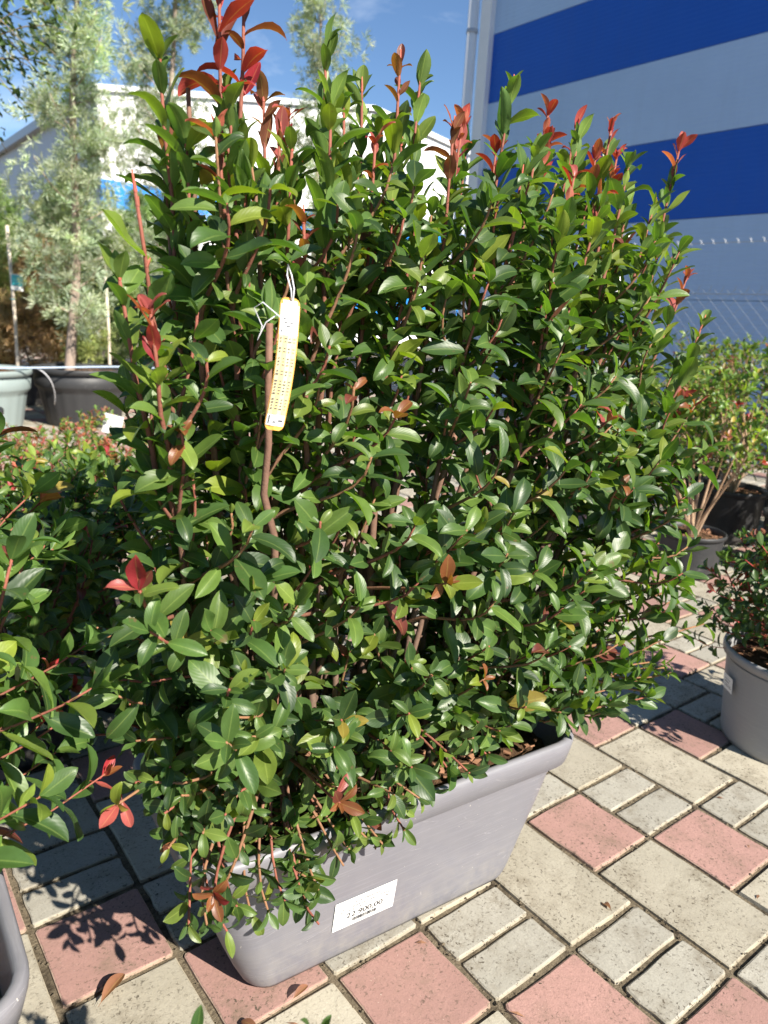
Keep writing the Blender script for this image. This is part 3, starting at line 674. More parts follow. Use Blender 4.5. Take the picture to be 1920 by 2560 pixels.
# plant just below the frame, whose shadow falls on the paving at lower left
for i, (x, y, zt_) in enumerate(((-.55, -.51, .34), (-.65, -.43, .345))):
    pot((x, y, 0), .11, .14, .17, M_pot_black, ('black pot just below the lower edge, in front of the trough', 'black pot below the lower left corner')[i], seed=15 + i)
    shrub('small_leaved_shrub', (x, y, .145), ('small-leaved shrub at the lower edge whose shadow falls before the trough', 'small-leaved shrub below the lower left corner, throwing shadow on the pavers')[i], zt_, (.12, .12)[i], 18, 60, .034, GREEN_MAIN, 10, 99 + i, tipred=.3, length=(.06, .10), spacing=.013, thick=.003, topflat=1.0, low=.55)

# ------------------------------------------------------------------ leaf selection and building
Pn = np.array([tuple(v) for v in LV.p]); Dn = np.array([tuple(v) for v in LV.d]); Nn = np.array([tuple(v) for v in LV.n]); Sn = np.array(LV.s); Tn = np.array(LV.t); Cn = np.array(LV.c); On = np.array(LV.o)
Xn = np.cross(Dn, Nn); Xn /= np.linalg.norm(Xn, axis=1, keepdims=True); Nn = np.cross(Xn, Dn)
B3 = np.stack([Xn, Dn, Nn], 2)                      # columns: side, along, normal
mid = Pn + Dn * (Sn * .55)[:, None]
keep = np.ones(len(Pn), bool)
# the hang tag and the price sticker lie clear of leaves in the photograph
TAG_C = np.array((-.403, -.135, 1.058)); v = Cv - TAG_C; vl = np.linalg.norm(v); v /= vl
rel = mid - TAG_C; al = rel @ v; side = np.linalg.norm((rel - al[:, None] * v) * np.array((1, 1, .62)), axis=1)
keep &= ~((On == 0) & (al > -.035) & (side < .058))
LAB_C = np.array((-.13, -.01, .11)); v2 = Cv - LAB_C; v2 /= np.linalg.norm(v2); rel = mid - LAB_C; al = rel @ v2
keep &= ~((On == 0) & (al > 0) & (np.linalg.norm(rel - al[:, None] * v2, axis=1) < .078))
zmin = np.interp(mid[:, 0], [-.5, -.42, -.30, -.2, -.08, .02, .1, .3, .42, .5], [.30, .225, .235, .25, .29, .325, .345, .35, .37, .36])
keep &= ~((On == 0) & (mid[:, 2] < zmin) & (mid[:, 1] < .14)) & ~((On == 0) & (mid[:, 0] > .12) & (mid[:, 0] < .42) & (mid[:, 2] < .325))
keep &= ~((mid[:, 2] < .01)) & (np.linalg.norm(mid - Cv, axis=1) > .30)
Pn, B3, Sn, Tn, Cn, On, mid = Pn[keep], B3[keep], Sn[keep], Tn[keep], Cn[keep], On[keep], mid[keep]
# which leaves show largest in the view: coarse depth buffer over sample points of every leaf
smp = np.array([(x, y, 0) for y in (.12, .3, .48, .66, .84) for x in (-.11, 0, .11)])
W_, H_ = 160, 214
pts = Pn[:, None, :] + np.einsum('nij,kj->nki', B3, smp) * Sn[:, None, None]
pr2 = project(pts.reshape(-1, 3)); ids = np.repeat(np.arange(len(Pn)), len(smp))
ix = (pr2[:, 0] / 12).astype(int); iy = (pr2[:, 1] / 12).astype(int); ok = (ix >= 0) & (ix < W_) & (iy >= 0) & (iy < H_) & (pr2[:, 2] > .05)
cell = iy * W_ + ix; order = np.argsort(-pr2[:, 2]); order = order[ok[order]]
zb = np.full(W_ * H_, 1e9); zid = np.full(W_ * H_, -1); zid[cell[order]] = ids[order]; zb[cell[order]] = pr2[order, 2]
visible = ok & (pr2[:, 2] < zb[np.clip(cell, 0, W_ * H_ - 1)] + .012)
score = np.bincount(ids[visible], minlength=len(Pn)) * (Sn / np.linalg.norm(mid - Cv, axis=1)) ** 2
# meshes for single leaves, shared between leaves of one shape and colour
lm_cache = {}
def leaf_mesh(t, c):
    if (t, c) not in lm_cache:
        V, F, uv = TEMPL[t]; lm_cache[(t, c)] = np_mesh('leaf', V, F, M_leaf, np.tile(PAL[c], (len(V), 1)), uv)
    return lm_cache[(t, c)]
nv = len(TEMPL[0][0]); nleaf_total = len(Pn)
for k, pl in enumerate(plants):
    idx = np.where(On == k)[0]
    if len(idx) == 0: continue
    loc = np.array(pl['root'].location); rk = idx[np.argsort(-score[idx])]; sel = [i for i in rk[:pl['n']] if score[i] > 0]; ss = set(sel)
    for i in sel:
        o = bpy.data.objects.new('leaf', leaf_mesh(int(Tn[i]), int(Cn[i]))); col.objects.link(o); o.parent = pl['root']
        Mx = np.eye(4); Mx[:3, :3] = B3[i] * Sn[i]; Mx[:3, 3] = Pn[i] - loc; o.matrix_basis = Matrix(Mx.tolist())
    rest = np.array([i for i in idx if i not in ss])
    if len(rest) == 0: continue
    Vt = np.stack([TEMPL[t][0] for t in range(len(TEMPL))])[Tn[rest]]
    V = np.einsum('nij,nkj->nki', B3[rest], Vt) * Sn[rest][:, None, None] + (Pn[rest] - loc)[:, None, :]
    F = TEMPL[0][1][None] + (np.arange(len(rest)) * nv)[:, None, None]
    cc = PAL[Cn[rest]] * rng.uniform(.8, 1.22, (len(rest), 1)); cc = np.repeat(cc[:, None, :], nv, 1)
    uv = np.tile(TEMPL[0][2], (len(rest), 1))
    me = np_mesh('foliage', V.reshape(-1, 3), F.reshape(-1, 4), M_leaf, cc.reshape(-1, 3), uv)
    tag(link('foliage', me, pl['root']), kind='stuff')
print('leaves', nleaf_total, 'shrub0', int((On == 0).sum()))

# ------------------------------------------------------------------ price sticker on the trough
def text_mesh(name, body, size, mat, parent, loc, sx=1.0, off=0.0, rot=0.0, align='CENTER'):
    cu = bpy.data.curves.new('t', 'FONT'); cu.body = body; cu.size = size; cu.align_x = align; cu.align_y = 'CENTER'; cu.offset = off; cu.resolution_u = 3
    to = bpy.data.objects.new('t', cu); col.objects.link(to); bpy.context.view_layer.update()
    me = bpy.data.meshes.new_from_object(to); me.name = name; bpy.data.objects.remove(to); me.materials.clear(); me.materials.append(mat)
    o = link(name, me, parent); o.location = loc; o.scale = (sx, 1, 1); o.rotation_euler = (0, 0, rot); return o
def face_y(z):
    for (z0, a0, b0, r0), (z1, a1, b1, r1) in zip(PROF[:-1], PROF[1:]):
        if z0 <= z <= z1: return b0 + (b1 - b0) * (z - z0) / (z1 - z0), (b1 - b0) / (z1 - z0)
fy, sl_ = face_y(.105)
PM = Matrix.Translation(PL_LOC) @ Matrix.Rotation(PL_RZ, 4, 'Z')
lab = empty('price_label'); tag(lab, 'white price sticker with black text and barcode on the grey trough', 'label')
lab.matrix_world = PM @ Matrix.Translation((-.082, -fy - .0016, .102)) @ Matrix.Rotation(R_(90) + math.atan(sl_), 4, 'X') @ Matrix.Rotation(R_(-1.0), 4, 'Z') @ Matrix.Scale(1.06, 4)
boxes('card', [((0, 0, 0), (.120, .060, .0006))], M_white, lab)
zt = .0009
text_mesh('print', 'Gardenium', .0098, M_inkgrey, lab, (.004, .0205, zt), 1.15)
text_mesh('print', 'PHOTINIA FRASERI CARRE', .0072, M_inkgrey, lab, (0, .0115, zt), 1.12)
text_mesh('print', 'ROUGE CASSETTA LVC. 80', .0072, M_inkgrey, lab, (0, .0050, zt), 1.12)
text_mesh('print', '22.900,00', .0150, M_ink, lab, (0, -.0060, zt), 1.22, .00022)
q = random.Random(4); x = -.024; bl = []
while x < .024:
    wv = q.choice((.0004, .0007, .0011)); bl.append(((x + wv / 2, -.0180, zt), (wv, .0075, .0002))); x += wv + q.choice((.0005, .0008, .0012))
boxes('barcode', bl, M_ink, lab)

# ------------------------------------------------------------------ hang tag
tg = empty('plant_tag', (-.396, -.135, 1.128)); tag(tg, 'long narrow orange-edged white and yellow paper tag hanging on the tall photinia', 'tag')
tdir = Vector((-.13, 0, -.99)).normalized(); tn = Vector((-.50, -.85, .10)); tn = (tn - tdir * tn.dot(tdir)).normalized(); tx = tn.cross(tdir) * -1
if tx.x < 0: tx = -tx
TL, TWd = .140, .0105
def tagpt(u, s, lift): # u -1..1 across, s 0..1 down
    bow = .006 * math.sin(math.pi * s) ; curlb = .006 * (s - .5) ** 2
    return tdir * (TL * s) + tx * (u * TWd + bow * .55) + tn * (lift + .006 * math.sin(math.pi * s) - .0025 * (u * u))
def tag_patch(name, u0, u1, s0, s1, mat, lift, nu=4, ns=14, parent=tg):
    V = [tagpt(u0 + (u1 - u0) * i / nu, s0 + (s1 - s0) * k / ns, lift) for k in range(ns + 1) for i in range(nu + 1)]
    F = [(k * (nu + 1) + i, k * (nu + 1) + i + 1, (k + 1) * (nu + 1) + i + 1, (k + 1) * (nu + 1) + i) for k in range(ns) for i in range(nu)]
    return V, F
def tag_obj(name, patches, mat, parent=tg):
    V, F = [], []
    for (u0, u1, s0, s1, lf, nu, ns) in patches:
        v, f = tag_patch('', u0, u1, s0, s1, mat, lf, nu, ns); b0 = len(V); V += v; F += [tuple(i + b0 for i in q) for q in f]
    return mesh_obj(name, V, F, mat, parent)
# backing card with rounded ends, both faces
V, F = [], []; rows = [0, .012, .03, .06] + [.1 + .8 * i / 14 for i in range(15)] + [.94, .97, .988, 1.0]; wd = [.55, .80, .94, 1] + [1] * 15 + [1, .94, .8, .55]
for lf in (0, -.0005):
    for s, w_ in zip(rows, wd): V += [tagpt(-w_, s, lf), tagpt(0, s, lf), tagpt(w_, s, lf)]
nr = len(rows)
for k in range(nr - 1):
    for i in range(2):
        a = k * 3 + i; F.append((a, a + 1, a + 4, a + 3)); b_ = nr * 3 + a; F.append((b_ + 3, b_ + 4, b_ + 1, b_))
card = mesh_obj('card', V, F, M_orange, tg)
tag_obj('front_print', [(-.90, .90, .05, .965, .0004, 4, 16), (-.7, .7, .02, .05, .0004, 4, 2)], M_white)
tag_obj('yellow_panel', [(-.90, .90, .275, .875, .0007, 4, 16)], M_yellow)
tag_obj('dark_column', [(-.42, .02, .275, .875, .0010, 2, 16), (.46, .90, .275, .875, .0010, 2, 16)], M_yellow2)
q = random.Random(8); pt = []
for grp in ((.295, 2), (.37, 2), (.445, 3), (.54, 2), (.615, 5), (.755, 4)):
    for ln in range(grp[1]):
        s0 = grp[0] + ln * .024
        for c in (-.66, -.2, .24, .68): wv = q.uniform(.06, .16); pt.append((c - wv, c + wv, s0, s0 + .009, .0013, 1, 1))
for s0, wv in ((.12, .05), (.15, .55), (.18, .45), (.205, .2)): pt.append((-wv, wv, s0, s0 + .010, .0008, 1, 1))
for c in (-.66, -.2, .24, .68): pt.append((c - .04, c + .04, .235, .258, .0008, 1, 1))
pt += [(-.72, -.6, .885, .95, .0008, 1, 1), (.3, .75, .915, .93, .0008, 1, 1), (-.25, .1, .93, .94, .0008, 1, 1)]
tag_obj('print', pt, M_inkgrey)
loop = [Vector((.002, -.003, -.004)), Vector((.003, -.004, .012)), Vector((.001, .0, .030)), Vector((-.002, .006, .045)), Vector((-.004, .004, .030)), Vector((-.001, -.003, .010)), Vector((.0, -.003, -.004))]
tube('string', [v * .75 for v in loop], .0007, M_string, tg, 5)
tube('string', [Vector((-.012, .0, -.02)), Vector((-.026, .012, -.006)), Vector((-.032, .02, -.012)), Vector((-.025, .015, -.030)), Vector((-.028, .02, -.045)), Vector((-.022, .012, -.026)), Vector((-.014, .004, -.018))], .0006, M_string, tg, 5)

# small stickers on the black pots at left
def small_label(loc, nrm, label, w_=.045, h_=.032, tilt=0.0):
    o = empty('pot_sticker'); tag(o, label, 'label'); n = Vector(nrm).normalized(); xx = Vector((0, 0, 1)).cross(n).normalized(); yy = n.cross(xx)
    o.matrix_world = Matrix.Translation(loc) @ Matrix((xx, yy, n)).transposed().to_4x4() @ Matrix.Rotation(tilt, 4, 'Z')
    boxes('card', [((0, 0, 0), (w_, h_, .0006))], M_white, o)
    q = random.Random(6); l = []
    for k, (yy_, n_) in enumerate(((.010, 7), (.002, 5), (-.006, 8), (-.011, 8))):
        x = -.016
        for _ in range(n_): ww = q.uniform(.002, .0045); l.append(((x + ww / 2, yy_, .0006), (ww, .0028 if k == 1 else .0016, .0002))); x += ww + .0012
    boxes('print', l, M_inkgrey, o); return o
small_label((-.52, .888, .10), (-.42, -.9, .1), 'white sticker on the small black pot at left', tilt=.1)
small_label((-.235, 1.012, .115), (-.45, -.85, .1), 'white sticker on the small black pot by the trough end', tilt=-.35)
# white card standing among the sprigs
cd = empty('plant_card', (.66, 3.84, .30)); tag(cd, 'blank white card standing among the low sprigs at left', 'card'); cd.rotation_euler = (0, 0, R_(-25))
bo = boxes('card', [((0, 0, .075), (.115, .002, .13))], M_white, cd, .0008); bo.rotation_euler = (R_(12), R_(14), 0)
tube('stick', [(0, .004, -.16), (0, .004, .05)], .004, M_palewood, cd, 6)

# ------------------------------------------------------------------ fallen dry leaves
def dry_leaf(loc, rz, size, label, t=7, c=11, roll=0.0):
    o = empty('dry_leaf', loc); tag(o, label, 'leaf'); V, F, uv = TEMPL[t]; V = V.copy(); V[:, 2] *= 1.0
    b = link('blade', np_mesh('dry_blade', V, F, M_leaf, np.tile(np.array((.22, .10, .06)), (len(V), 1)), uv), o); b.scale = (size,) * 3; b.rotation_euler = (R_(9), roll, rz)
    return o
dry_leaf((-.545, .165, .014), R_(-55), .06, 'brown curled dry leaf on the cream paver at lower left')
dry_leaf((-.285, -.005, .012), R_(-75), .035, 'brown dry leaf scrap on the paving in front of the trough')
dry_leaf((.335, -.185, .004), R_(-20), .032, 'brown dry leaf scrap caught in a joint right of the trough', t=5)
dry_leaf((-.36, -.02, .012), R_(20), .035, 'small dry leaf fragment by the trough\'s front left foot', t=2)

small_label((1.30 - .197 * .80, -.085 + .197 * .60, .175), (-.80, .60, -.1), 'white sticker on the left side of the light grey round pot', .05, .045)
lt_v, lt_f = [], []; q = random.Random(31)
for _ in range(18):
    x, y = q.uniform(-.7, 1.3), q.uniform(-.55, 1.0); a = q.uniform(0, 6.28); l_, w_ = q.uniform(.004, .014), q.uniform(.002, .005); b0 = len(lt_v); ca, sa = math.cos(a), math.sin(a)
    for i, (u, v_, zz) in enumerate(((-1, 0, .001), (0, -1, .003), (1, 0, .0015), (0, 1, .0045))): lt_v.append((x + u * l_ * ca - v_ * w_ * sa, y + u * l_ * sa + v_ * w_ * ca, zz))
    lt_f += [(b0, b0 + 1, b0 + 3), (b0 + 1, b0 + 2, b0 + 3)]
tag(mesh_obj('leaf_litter', lt_v, lt_f, M_chip, ground), kind='stuff')

# ------------------------------------------------------------------ back left: big pots with cypresses
pot((1.2, 6.3, 0), .315, .43, .52, M_pot_dark, 'big dark grey ribbed pot holding a cypress, back left', soil=.9, fluted=True, band=True, seed=201)
pot((.32, 6.18, 0), .31, .42, .52, M_pot_green, 'big grey-green ribbed pot at the left edge', soil=.93, fluted=True, band=True, seed=202)
pot((2.3, 7.1, 0), .315, .43, .52, M_pot_dark, 'big dark pot behind the tall photinia, second cypress', soil=.9, fluted=True, band=True, seed=203)
pot((4.25, 7.2, 0), .315, .43, .52, M_pot_dark, 'big dark pot far behind the tall photinia, third cypress', soil=.9, fluted=True, band=True, seed=204)
def spray_template(n, seed):
    q = random.Random(seed); V = []; F = []
    for i in range(n):
        a = q.uniform(-1.5, 1.5); e = q.uniform(-.8, .9); d = Vector((math.sin(a) * math.cos(e), math.cos(a) * math.cos(e), math.sin(e)))
        s = d.cross(Vector((q.uniform(-1, 1), q.uniform(-1, 1), q.uniform(-1, 1)))).normalized(); l = q.uniform(.45, 1.0); w_ = q.uniform(.03, .055); p = d * q.uniform(0, .45)
        b0 = len(V); V += [p - s * w_ * .5, p + d * l * .55 - s * w_, p + d * l, p + d * l * .55 + s * w_]; F.append((b0, b0 + 1, b0 + 2, b0 + 3))
    return np.array([tuple(v) for v in V]), np.array(F)
SPR = [spray_template(36, k) for k in range(4)]
def crown_mesh(name, P, D, S, C, parent, loc, mat=None):
    P = np.array(P); D = np.array(D); S = np.array(S); C = np.array(C); D /= np.linalg.norm(D, axis=1, keepdims=True)
    rv = rng.normal(size=D.shape); X = np.cross(D, rv); X /= np.linalg.norm(X, axis=1, keepdims=True); Z = np.cross(X, D); B = np.stack([X, D, Z], 2)
    t = rng.integers(0, 4, len(P)); Vt = np.stack([s[0] for s in SPR])[t]
    V = np.einsum('nij,nkj->nki', B, Vt) * S[:, None, None] + (P - np.array(loc))[:, None, :]; k = Vt.shape[1]
    F = np.stack([s[1] for s in SPR])[t] + (np.arange(len(P)) * k)[:, None, None]
    cc = np.repeat(C[:, None, :], k, 1).reshape(-1, 3); uv = np.tile(np.array([[.1, .5]]), (len(P) * k, 1))
    return link(name, np_mesh(name, V.reshape(-1, 3), F.reshape(-1, 4), mat or M_needle, cc, uv, False), parent)
def cypress(loc, height, rad, base, label, seed, ncl, tone=(.30, .345, .26), name='cypress_tree', spray=.085, cat='tree', nbr=60, trunk_r=.048, tipfac=.0, trunkcol=(.30, .235, .19), var=.42, z0=0.0, lean=0.0):
    t = empty(name, loc); tag(t, label, cat); q = random.Random(seed); B = Vector(loc)
    tp = [B + Vector((.03 * math.sin(i * .9 + seed), .03 * math.cos(i * .7 + seed), height * i / 12)) + Vector((lean * i / 12, 0, 0)) for i in range(13)]
    sm = StemMesh(); sm.add(tp, trunk_r, .006, trunkcol, trunkcol, 8); sm.build('trunk', t, loc)
    P, D, S, C = [], [], [], []; bm_ = StemMesh()
    for i in range(nbr):
        f = base + (1 - base) * (i + q.random()) / nbr; k = min(11, int(f * 12)); o = tp[k].lerp(tp[k + 1], f * 12 - k); a = q.uniform(0, 6.28)
        g = (f - base) / (1 - base); env = rad * (min(1, .55 + g * 2.2)) * (1 - g ** 1.8) ** .8 * q.uniform(.55, 1.12) + .06
        d = Vector((math.cos(a), math.sin(a), q.uniform(.35, .9))); pth = bez(o, o + Vector((d.x * env * .4, d.y * env * .4, .02)), o + Vector((d.x * env * .8, d.y * env * .8, env * d.z * .6)), o + Vector((d.x * env, d.y * env, env * d.z * 1.1)), 6)
        bm_.add(pth, .011 * (1 - g * .6), .003, trunkcol, (.38, .30, .22), 5)
        m = int(ncl / nbr * (.5 + env / rad))
        tone_b = q.uniform(1 - var, 1 + var)
        for _ in range(m):
            u = q.uniform(.22, 1) ** .8; j = min(5, int(u * 6)); pp_ = pth[j].lerp(pth[j + 1], u * 6 - j); sp_ = .03 + env * .18
            off = Vector((q.gauss(0, sp_), q.gauss(0, sp_), q.gauss(0, sp_ * .9))); P.append(tuple(pp_ + off)); D.append((d.x * .7 + off.x * 6 + q.gauss(0, .4), d.y * .7 + off.y * 6 + q.gauss(0, .4), .6 + q.gauss(0, .5))); S.append(spray * q.uniform(.6, 1.25))
            vv = tone_b * q.uniform(.75, 1.25); C.append((tone[0] * vv * q.uniform(.92, 1.1), tone[1] * vv, tone[2] * vv * q.uniform(.88, 1.08)))
    bm_.build('branches', t, loc)
    crown_mesh('crown', P, D, S, C, t, loc); return t
cypress((1.13, 6.38, .45), 4.7, .40, .07, 'grey-green cypress in the big dark pot, left of the tall photinia', 301, 1450, nbr=75, lean=.30)
cypress((2.32, 7.1, .45), 5.3, .42, .10, 'thick grey-green cypress, second from left, behind the red shoot', 302, 1350, nbr=66, lean=.22)
cypress((4.25, 7.2, .45), 4.55, .58, .12, 'slim sparse cypress rising behind the middle of the photinia', 303, 1000, nbr=50)
# background row: brownish thujas, yellow-green bushes, in black pots
BGP = [(-.1, 8.6, 1.7, .42, (.28, .30, .10)), (.75, 9.0, 1.55, .44, (.30, .30, .09)), (1.6, 9.2, 1.35, .42, (.30, .20, .10)), (2.5, 9.4, 1.6, .45, (.22, .28, .12)), (3.4, 9.6, 1.7, .45, (.18, .26, .12)), (.3, 10.2, 2.3, .55, (.34, .34, .09)), (1.3, 10.6, 2.2, .55, (.20, .28, .10)), (2.4, 11.0, 2.3, .6, (.24, .30, .12)), (3.6, 11.4, 2.4, .6, (.20, .28, .13)), (4.8, 10.4, 1.9, .55, (.18, .26, .12)), (6.0, 10.8, 1.8, .5, (.16, .24, .11))]
BGL = ['olive-green thuja at the left edge of the back row', 'yellow-green thuja behind the two big pots', 'orange-brown thuja right of the cypress trunk, back row', 'green thuja behind the second cypress', 'dark green thuja at the right of the back row', 'tall yellow-green thuja at far left', 'tall green thuja behind the first cypress', 'tall olive thuja between the two cypresses, far row', 'tall green thuja right of the second cypress', 'broad green thuja behind the middle of the photinia', 'rear green thuja near the warehouse corner']
for i, (x, y, h, rr, tone) in enumerate(BGP):
    pot((x, y, 0), .19, .23, .36, M_pot_black, 'black pot of the ' + BGL[i], seed=400 + i)
    cypress((x, y, .3), h, rr, .10, BGL[i], 420 + i, 900 if h < 2 else 1200, tone=tone, name='thuja', spray=.10, nbr=40, trunk_r=.02, var=.35, cat='shrub')
# extra black pots standing behind the big pots
for i, (x, y) in enumerate(((.15, 7.6), (.62, 7.7), (1.08, 7.8), (1.55, 7.7), (2.0, 8.0), (-.3, 7.6))):
    pot((x, y, 0), .17, .20, .34, M_pot_black, ('black pot behind the gap between the two big pots', 'black pot left behind the big dark pot', 'black pot directly behind the big dark pot', 'black pot right behind the big dark pot', 'black pot behind the left side of the tall photinia', 'black pot at the left edge behind the grey-green pot')[i], seed=450 + i)
    cypress((x, y, .3), .75, .28, .15, ('olive young conifer behind the gap between the big pots', 'brownish young conifer left behind the dark pot', 'rusty young conifer right behind the cypress trunk', 'olive young conifer right of the dark pot', 'green young conifer behind the photinia\'s left side', 'olive young conifer at the left edge')[i], 470 + i, 260, tone=((.24, .25, .09), (.27, .19, .09), (.30, .19, .10), (.22, .25, .09), (.2, .26, .12), (.26, .27, .08))[i], name='young_conifer', spray=.09, nbr=22, trunk_r=.012, var=.35, cat='shrub')
# stakes with ties
def stake(loc, h, mat, label, r_=.016):
    o = empty('plant_stake', loc); tag(o, label, 'stake'); tube('pole', [(0, 0, 0), (.01, 0, h * .5), (0, .01, h)], r_, mat, o, 8)
    tube('tie', [(.02 * math.cos(a), .02 * math.sin(a), h * .62) for a in [k * .7 for k in range(10)]], .004, M_teal, o, 5); return o
stake((.42, 6.35, .4), 1.15, M_wood, 'brown wooden stake in the grey-green pot at left')
stake((.83, 7.15, 0), 1.75, M_palewood, 'pale bamboo stake with the teal card beside the cypress')
stake((1.78, 7.35, 0), 1.55, M_palewood, 'pale stake behind the dark pot, right of the cypress')
tc_ = empty('plant_card', (.875, 7.12, 1.24)); tag(tc_, 'small teal and white plant card hanging on the bamboo stake', 'card'); tc_.rotation_euler = (0, R_(3), R_(-18))
boxes('card', [((0, 0, 0), (.105, .004, .15))], M_white, tc_, .0015); boxes('picture', [((0, -.004, .018), (.092, .003, .098))], M_teal, tc_)
# irrigation hose across the big pots
hz = [(-.6, 5.72, .49), (-.1, 5.76, .535), (.35, 5.78, .55), (.8, 5.84, .55), (1.2, 5.90, .553), (1.6, 6.0, .548), (2.0, 6.3, .5), (2.4, 6.6, .3)]
hp = []
for i in range(len(hz) - 1): hp += [Vector(hz[i]).lerp(Vector(hz[i + 1]), k / 4) for k in range(4)]
ho = tube('irrigation_hose', hp, .007, M_hose, None, 7); tag(ho, 'thin pale blue irrigation hose lying across the big pots', 'hose')
h2 = tube('drip_line', bez(Vector((.72, 5.86, .54)), Vector((.80, 5.75, .5)), Vector((.86, 5.85, .35)), Vector((.87, 6.0, .22)), 10), .0035, M_string, None, 6); tag(h2, 'thin white drip tube hanging between the two big pots', 'hose')

# leafy tree at the top left corner
def leafy_tree(loc, h, rad, zc, label, seed, n):
    t = empty('leafy_tree', loc); tag(t, label, 'tree'); q = random.Random(seed); B = Vector(loc); sm = StemMesh()
    tp = [B + Vector((.02 * math.sin(i), .02 * math.cos(i * 1.3), (zc - .1) * i / 8)) for i in range(9)]; sm.add(tp, .045, .02, (.2, .16, .12), (.2, .16, .12), 8)
    V_, D_, N_, S_, C_ = [], [], [], [], []
    for i in range(95):
        u = Vector((q.gauss(0, 1), q.gauss(0, 1), q.gauss(0, 1))).normalized(); tip = B + Vector((u.x * rad, u.y * rad, zc + u.z * rad * 1.05)) * 1.0
        tip = B + Vector((0, 0, zc)) + Vector((u.x * rad, u.y * rad, u.z * rad)) * q.uniform(.55, 1.08)
        A = tp[q.randrange(5, 9)]; pth = bez(A, A + Vector((u.x * .2, u.y * .2, .25)), tip - Vector((u.x, u.y, -.2)) * rad * .3, tip - Vector((0, 0, q.uniform(0, .12))), 7); sm.add(pth, .009, .002, (.2, .16, .12), (.18, .15, .08), 5)
        for _ in range(n):
            f = q.uniform(.35, 1); j = min(6, int(f * 7)); p = pth[j].lerp(pth[j + 1], f * 7 - j) + Vector((q.gauss(0, .05), q.gauss(0, .05), q.gauss(0, .05)))
            d = Vector((u.x * .6 + q.gauss(0, .6), u.y * .6 + q.gauss(0, .6), q.gauss(-.15, .5))).normalized(); nn = Vector((q.gauss(0, .5), q.gauss(0, .5), 1)); nn = (nn - d * nn.dot(d)).normalized()
            V_.append(tuple(p)); D_.append(tuple(d)); N_.append(tuple(nn)); S_.append(q.uniform(.04, .07)); C_.append(q.choice((12, 12, 12, 0, 4)))
    sm.build('trunk', t, loc)
    P = np.array(V_); D = np.array(D_); N = np.array(N_); S = np.array(S_); X = np.cross(D, N); B3_ = np.stack([X, D, N], 2); T = rng.integers(0, len(TEMPL), len(P))
    V = np.einsum('nij,nkj->nki', B3_, np.stack([a[0] for a in TEMPL])[T]) * S[:, None, None] + (P - np.array(loc))[:, None, :]; F = TEMPL[0][1][None] + (np.arange(len(P)) * nv)[:, None, None]
    cc = np.repeat(PAL[np.array(C_)][:, None, :], nv, 1).reshape(-1, 3)
    link('crown', np_mesh('crown', V.reshape(-1, 3), F.reshape(-1, 4), M_leaf, cc, np.tile(TEMPL[0][2], (len(P), 1))), t)
pot((-.08, 4.7, 0), .24, .30, .38, M_pot_black, 'black pot of the leafy tree, just outside the left edge', seed=500)
leafy_tree((-.08, 4.7, .33), 4, .90, 2.60, 'dark green leafy tree overhanging the top left corner', 501, 40)

# ------------------------------------------------------------------ warehouse with blue stripes on the right
def panel_material(name, rgb):
    b = NB(name); P = b.pos(); s = b.n('SeparateXYZ'); b.set(s, 0, P)
    ribs = b.math('SINE', b.math('MULTIPLY', s.outputs[2], 2 * math.pi / .05))
    c = b.mix(b.noise(1.3, 5, .6, P), tuple(x * .88 for x in rgb), tuple(min(1, x * 1.08) for x in rgb))
    mpv = b.n('Mapping'); b.set(mpv, 'Vector', P); mpv.inputs['Scale'].default_value = (3, 3, .16)
    c = b.mix(b.math('MULTIPLY', b.ramp(b.noise(2.2, 5, .7, mpv.outputs[0]), .5, .8), .22), c, tuple(x * .6 + .05 for x in rgb))
    return b.finish(c, .45, .4, b.bump(b.math('ADD', ribs, b.math('MULTIPLY', b.noise(18, 3, .6, P), .6)), .35, .0018))
M_panel_w = panel_material('light_grey_panel', (.37, .52, .75)); M_panel_b = panel_material('blue_panel', (.001, .085, .46))
M_white_wall = panel_material('white_panel', (.80, .80, .79)); M_bright_blue = panel_material('bright_blue_panel', (.01, .20, .62)); M_side_shade = panel_material('shaded_side_panel', (.46, .48, .52))  # hall's side panel: shade of the unlit face painted in as grey
M_trim = simple('white_metal_trim', (.74, .75, .76), .35, .05, 8); M_glass = simple('dark_window_glass', (.03, .05, .09), .12, .3, 3, spec=.6); M_trimgrey = simple('grey_metal_trim', (.4, .42, .45), .4, .08, 8)
WX = 7.19; wh = empty('warehouse', (WX, 0, 0)); tag(wh, 'warehouse wall with wide dark blue and light grey stripes, right', 'building')
zs = [-.2, .62, 1.49, 2.36, 3.22, 4.08, 4.94, 5.80, 6.66, 7.52]
for i in range(len(zs) - 1):
    blue = i in (3, 5, 7)
    boxes('wall_panel', [((.06, -2.25, (zs[i] + zs[i + 1]) / 2), (.12, 19.4, zs[i + 1] - zs[i] - .006))], M_panel_b if blue else M_panel_w, wh)
boxes('wall_core', [((6.2, -2.3, 3.6), (12.1, 19.2, 7.7))], M_panel_w, wh)
boxes('corner_trim', [((.02, 7.55, 3.65), (.22, .20, 7.75))], M_trim, wh, .008)
tube('downpipe', [(-.10, 7.78, -.1), (-.10, 7.78, 7.6)], .075, M_trim, wh, 16)
for z in (1.2, 3.1, 5.0): tube('pipe_clamp', [(-.10, 7.78, z), (-.10, 7.78, z + .05)], .084, M_trimgrey, wh, 16)
boxes('roof_edge', [((.0, -2.25, 7.60), (.34, 19.5, .16))], M_trimgrey, wh)

